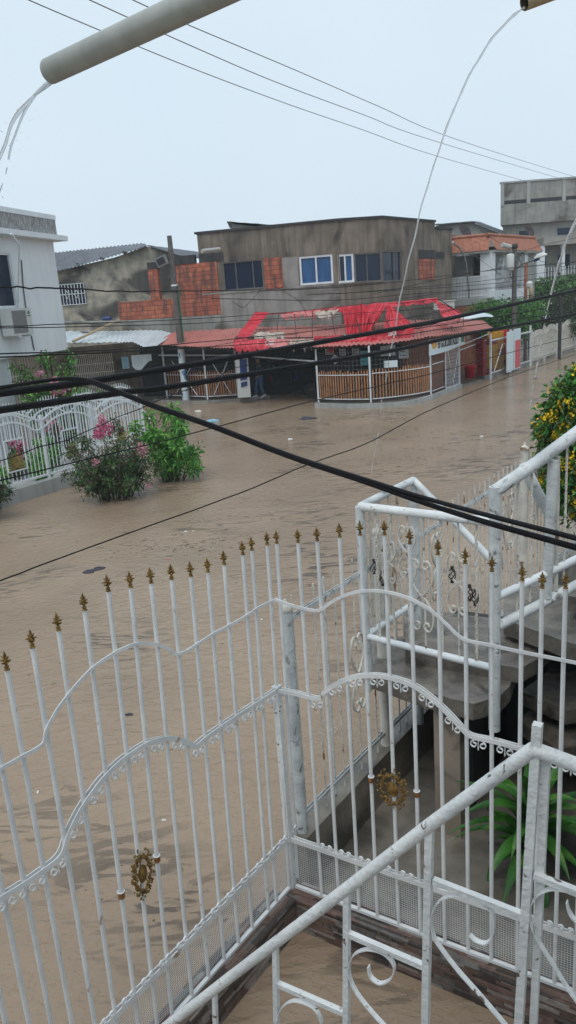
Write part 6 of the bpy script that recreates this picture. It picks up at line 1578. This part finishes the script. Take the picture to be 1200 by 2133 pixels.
for i, (x, y, s, lab) in enumerate([(414,857,.16,'white foam tray floating before the slatted fence, right of the painted pole'), (312,872,.14,'white foam scrap floating beside the ornate fence corner'), (605,915,.10,'small white scrap in the middle of the flooded street'), (387,1107,.035,'tiny white scrap floating above the finials, left'), (402,1106,.025,'tiny white speck beside a slightly larger scrap'),
      (79,1650,.022,'white leaf scrap floating behind the left gate bars'), (342,1708,.024,'curled white scrap floating behind the gold medallion bars'), (1003,909,.07,'white speck on the brown water below the mesh gate'), (1115,788,.12,'dark brown clump floating in the right street'), (250,855,.08,'pale scrap at the foot of the ornate fence corner'), (352,1165,.035,'reddish scrap floating just above the gate finials'), (545,1290,.02,'tiny pale flake floating behind the gate bars, near the corner')]):
    bagobj(x, y, s, 'bag' if i == 8 else ('pink_cloth' if i == 10 else 'foam'), lab, 20+i, .6, 'litter_scrap', i, .3)
mb = MB(); rnd = random.Random(17)
cen = [(700,905,3.0),(960,900,2.2),(640,880,3.5),(380,1130,1.0),(560,1060,2),(850,960,1.8),(330,1140,.8),(900,930,1.8),(450,1150,.8),(800,870,3)]
for _ in range(900):
    if rnd.random() < .72: cx_, cy_, s = rnd.choice(cen); c = G(cx_, cy_)+Vector((rnd.gauss(0,s*.7), rnd.gauss(0,s*.35), 0))
    else: c = G(rnd.uniform(-100,1100), rnd.uniform(850,2000))
    if c.length > 60: continue
    if c.length < 13 and rnd.random() < .7: continue
    a = rnd.gauss(.1,.9); d = Vector((math.cos(a), math.sin(a), 0)); q = .35+c.length/22; l = rnd.uniform(.01,.05)*q*rnd.choice((.5,.8,1.6)); w_ = rnd.uniform(.003,.010)*q; n = Vector((-d.y, d.x, 0))
    c.z = .004; p = [c-d*l, c-d*l*.2+n*w_, c+d*l, c+d*l*.1-n*w_]; mb.add([*p, *[v_-Vector((0,0,.012)) for v_ in p]], [(0,1,2,3),(0,4,5,1),(1,5,6,2),(2,6,7,3),(3,7,4,0)])
solo(mb, 'floating_twigs', M['fleck'], 'dark twigs and leaf bits drifting on the muddy flood water', 'debris', None, 'stuff', (0,20,0))
mb = MB()
for _ in range(150):
    c = G(rnd.uniform(640,1150), rnd.uniform(1560,2080), .106); c.z = .004 if (c-GR.a).dot(GR.n) > .1 else .106
    if abs((c-GR.a).dot(GR.n)) < .12: c.z = .262
    a = rnd.uniform(0, 6.3); d = Vector((math.cos(a), math.sin(a), .2)); leaf(mb, c, d, rnd.uniform(.008,.017), .8, 0, rnd)
solo(mb, 'fallen_petals', M['petal'], 'tiny yellow petals scattered on the wet ground and yard water at lower right', 'petals', None, 'stuff', (.5,4.5,0))
# ================================================================== RAINY AIR
hz = MB().hexa([Vector((x, y, z)) for z, q in ((-1.6, 0), (16, 0)) for x, y in ((-70,-8),(90,-8),(90,110),(-70,110))])
ho = solo(hz, 'haze', M['foam'], 'thin rainy haze filling the air over the flooded street', 'haze', None, 'stuff', (0,40,-1.6))
hm = bpy.data.materials.new('rain_haze'); hm.use_nodes = True; nt = hm.node_tree; nt.nodes.clear()
ou = nt.nodes.new('ShaderNodeOutputMaterial'); pv = nt.nodes.new('ShaderNodeVolumePrincipled')
pv.inputs['Color'].default_value = (.88,.95,1,1); pv.inputs['Density'].default_value = .0010
nt.links.new(pv.outputs[0], ou.inputs['Volume']); ho.data.materials.clear(); ho.data.materials.append(hm)
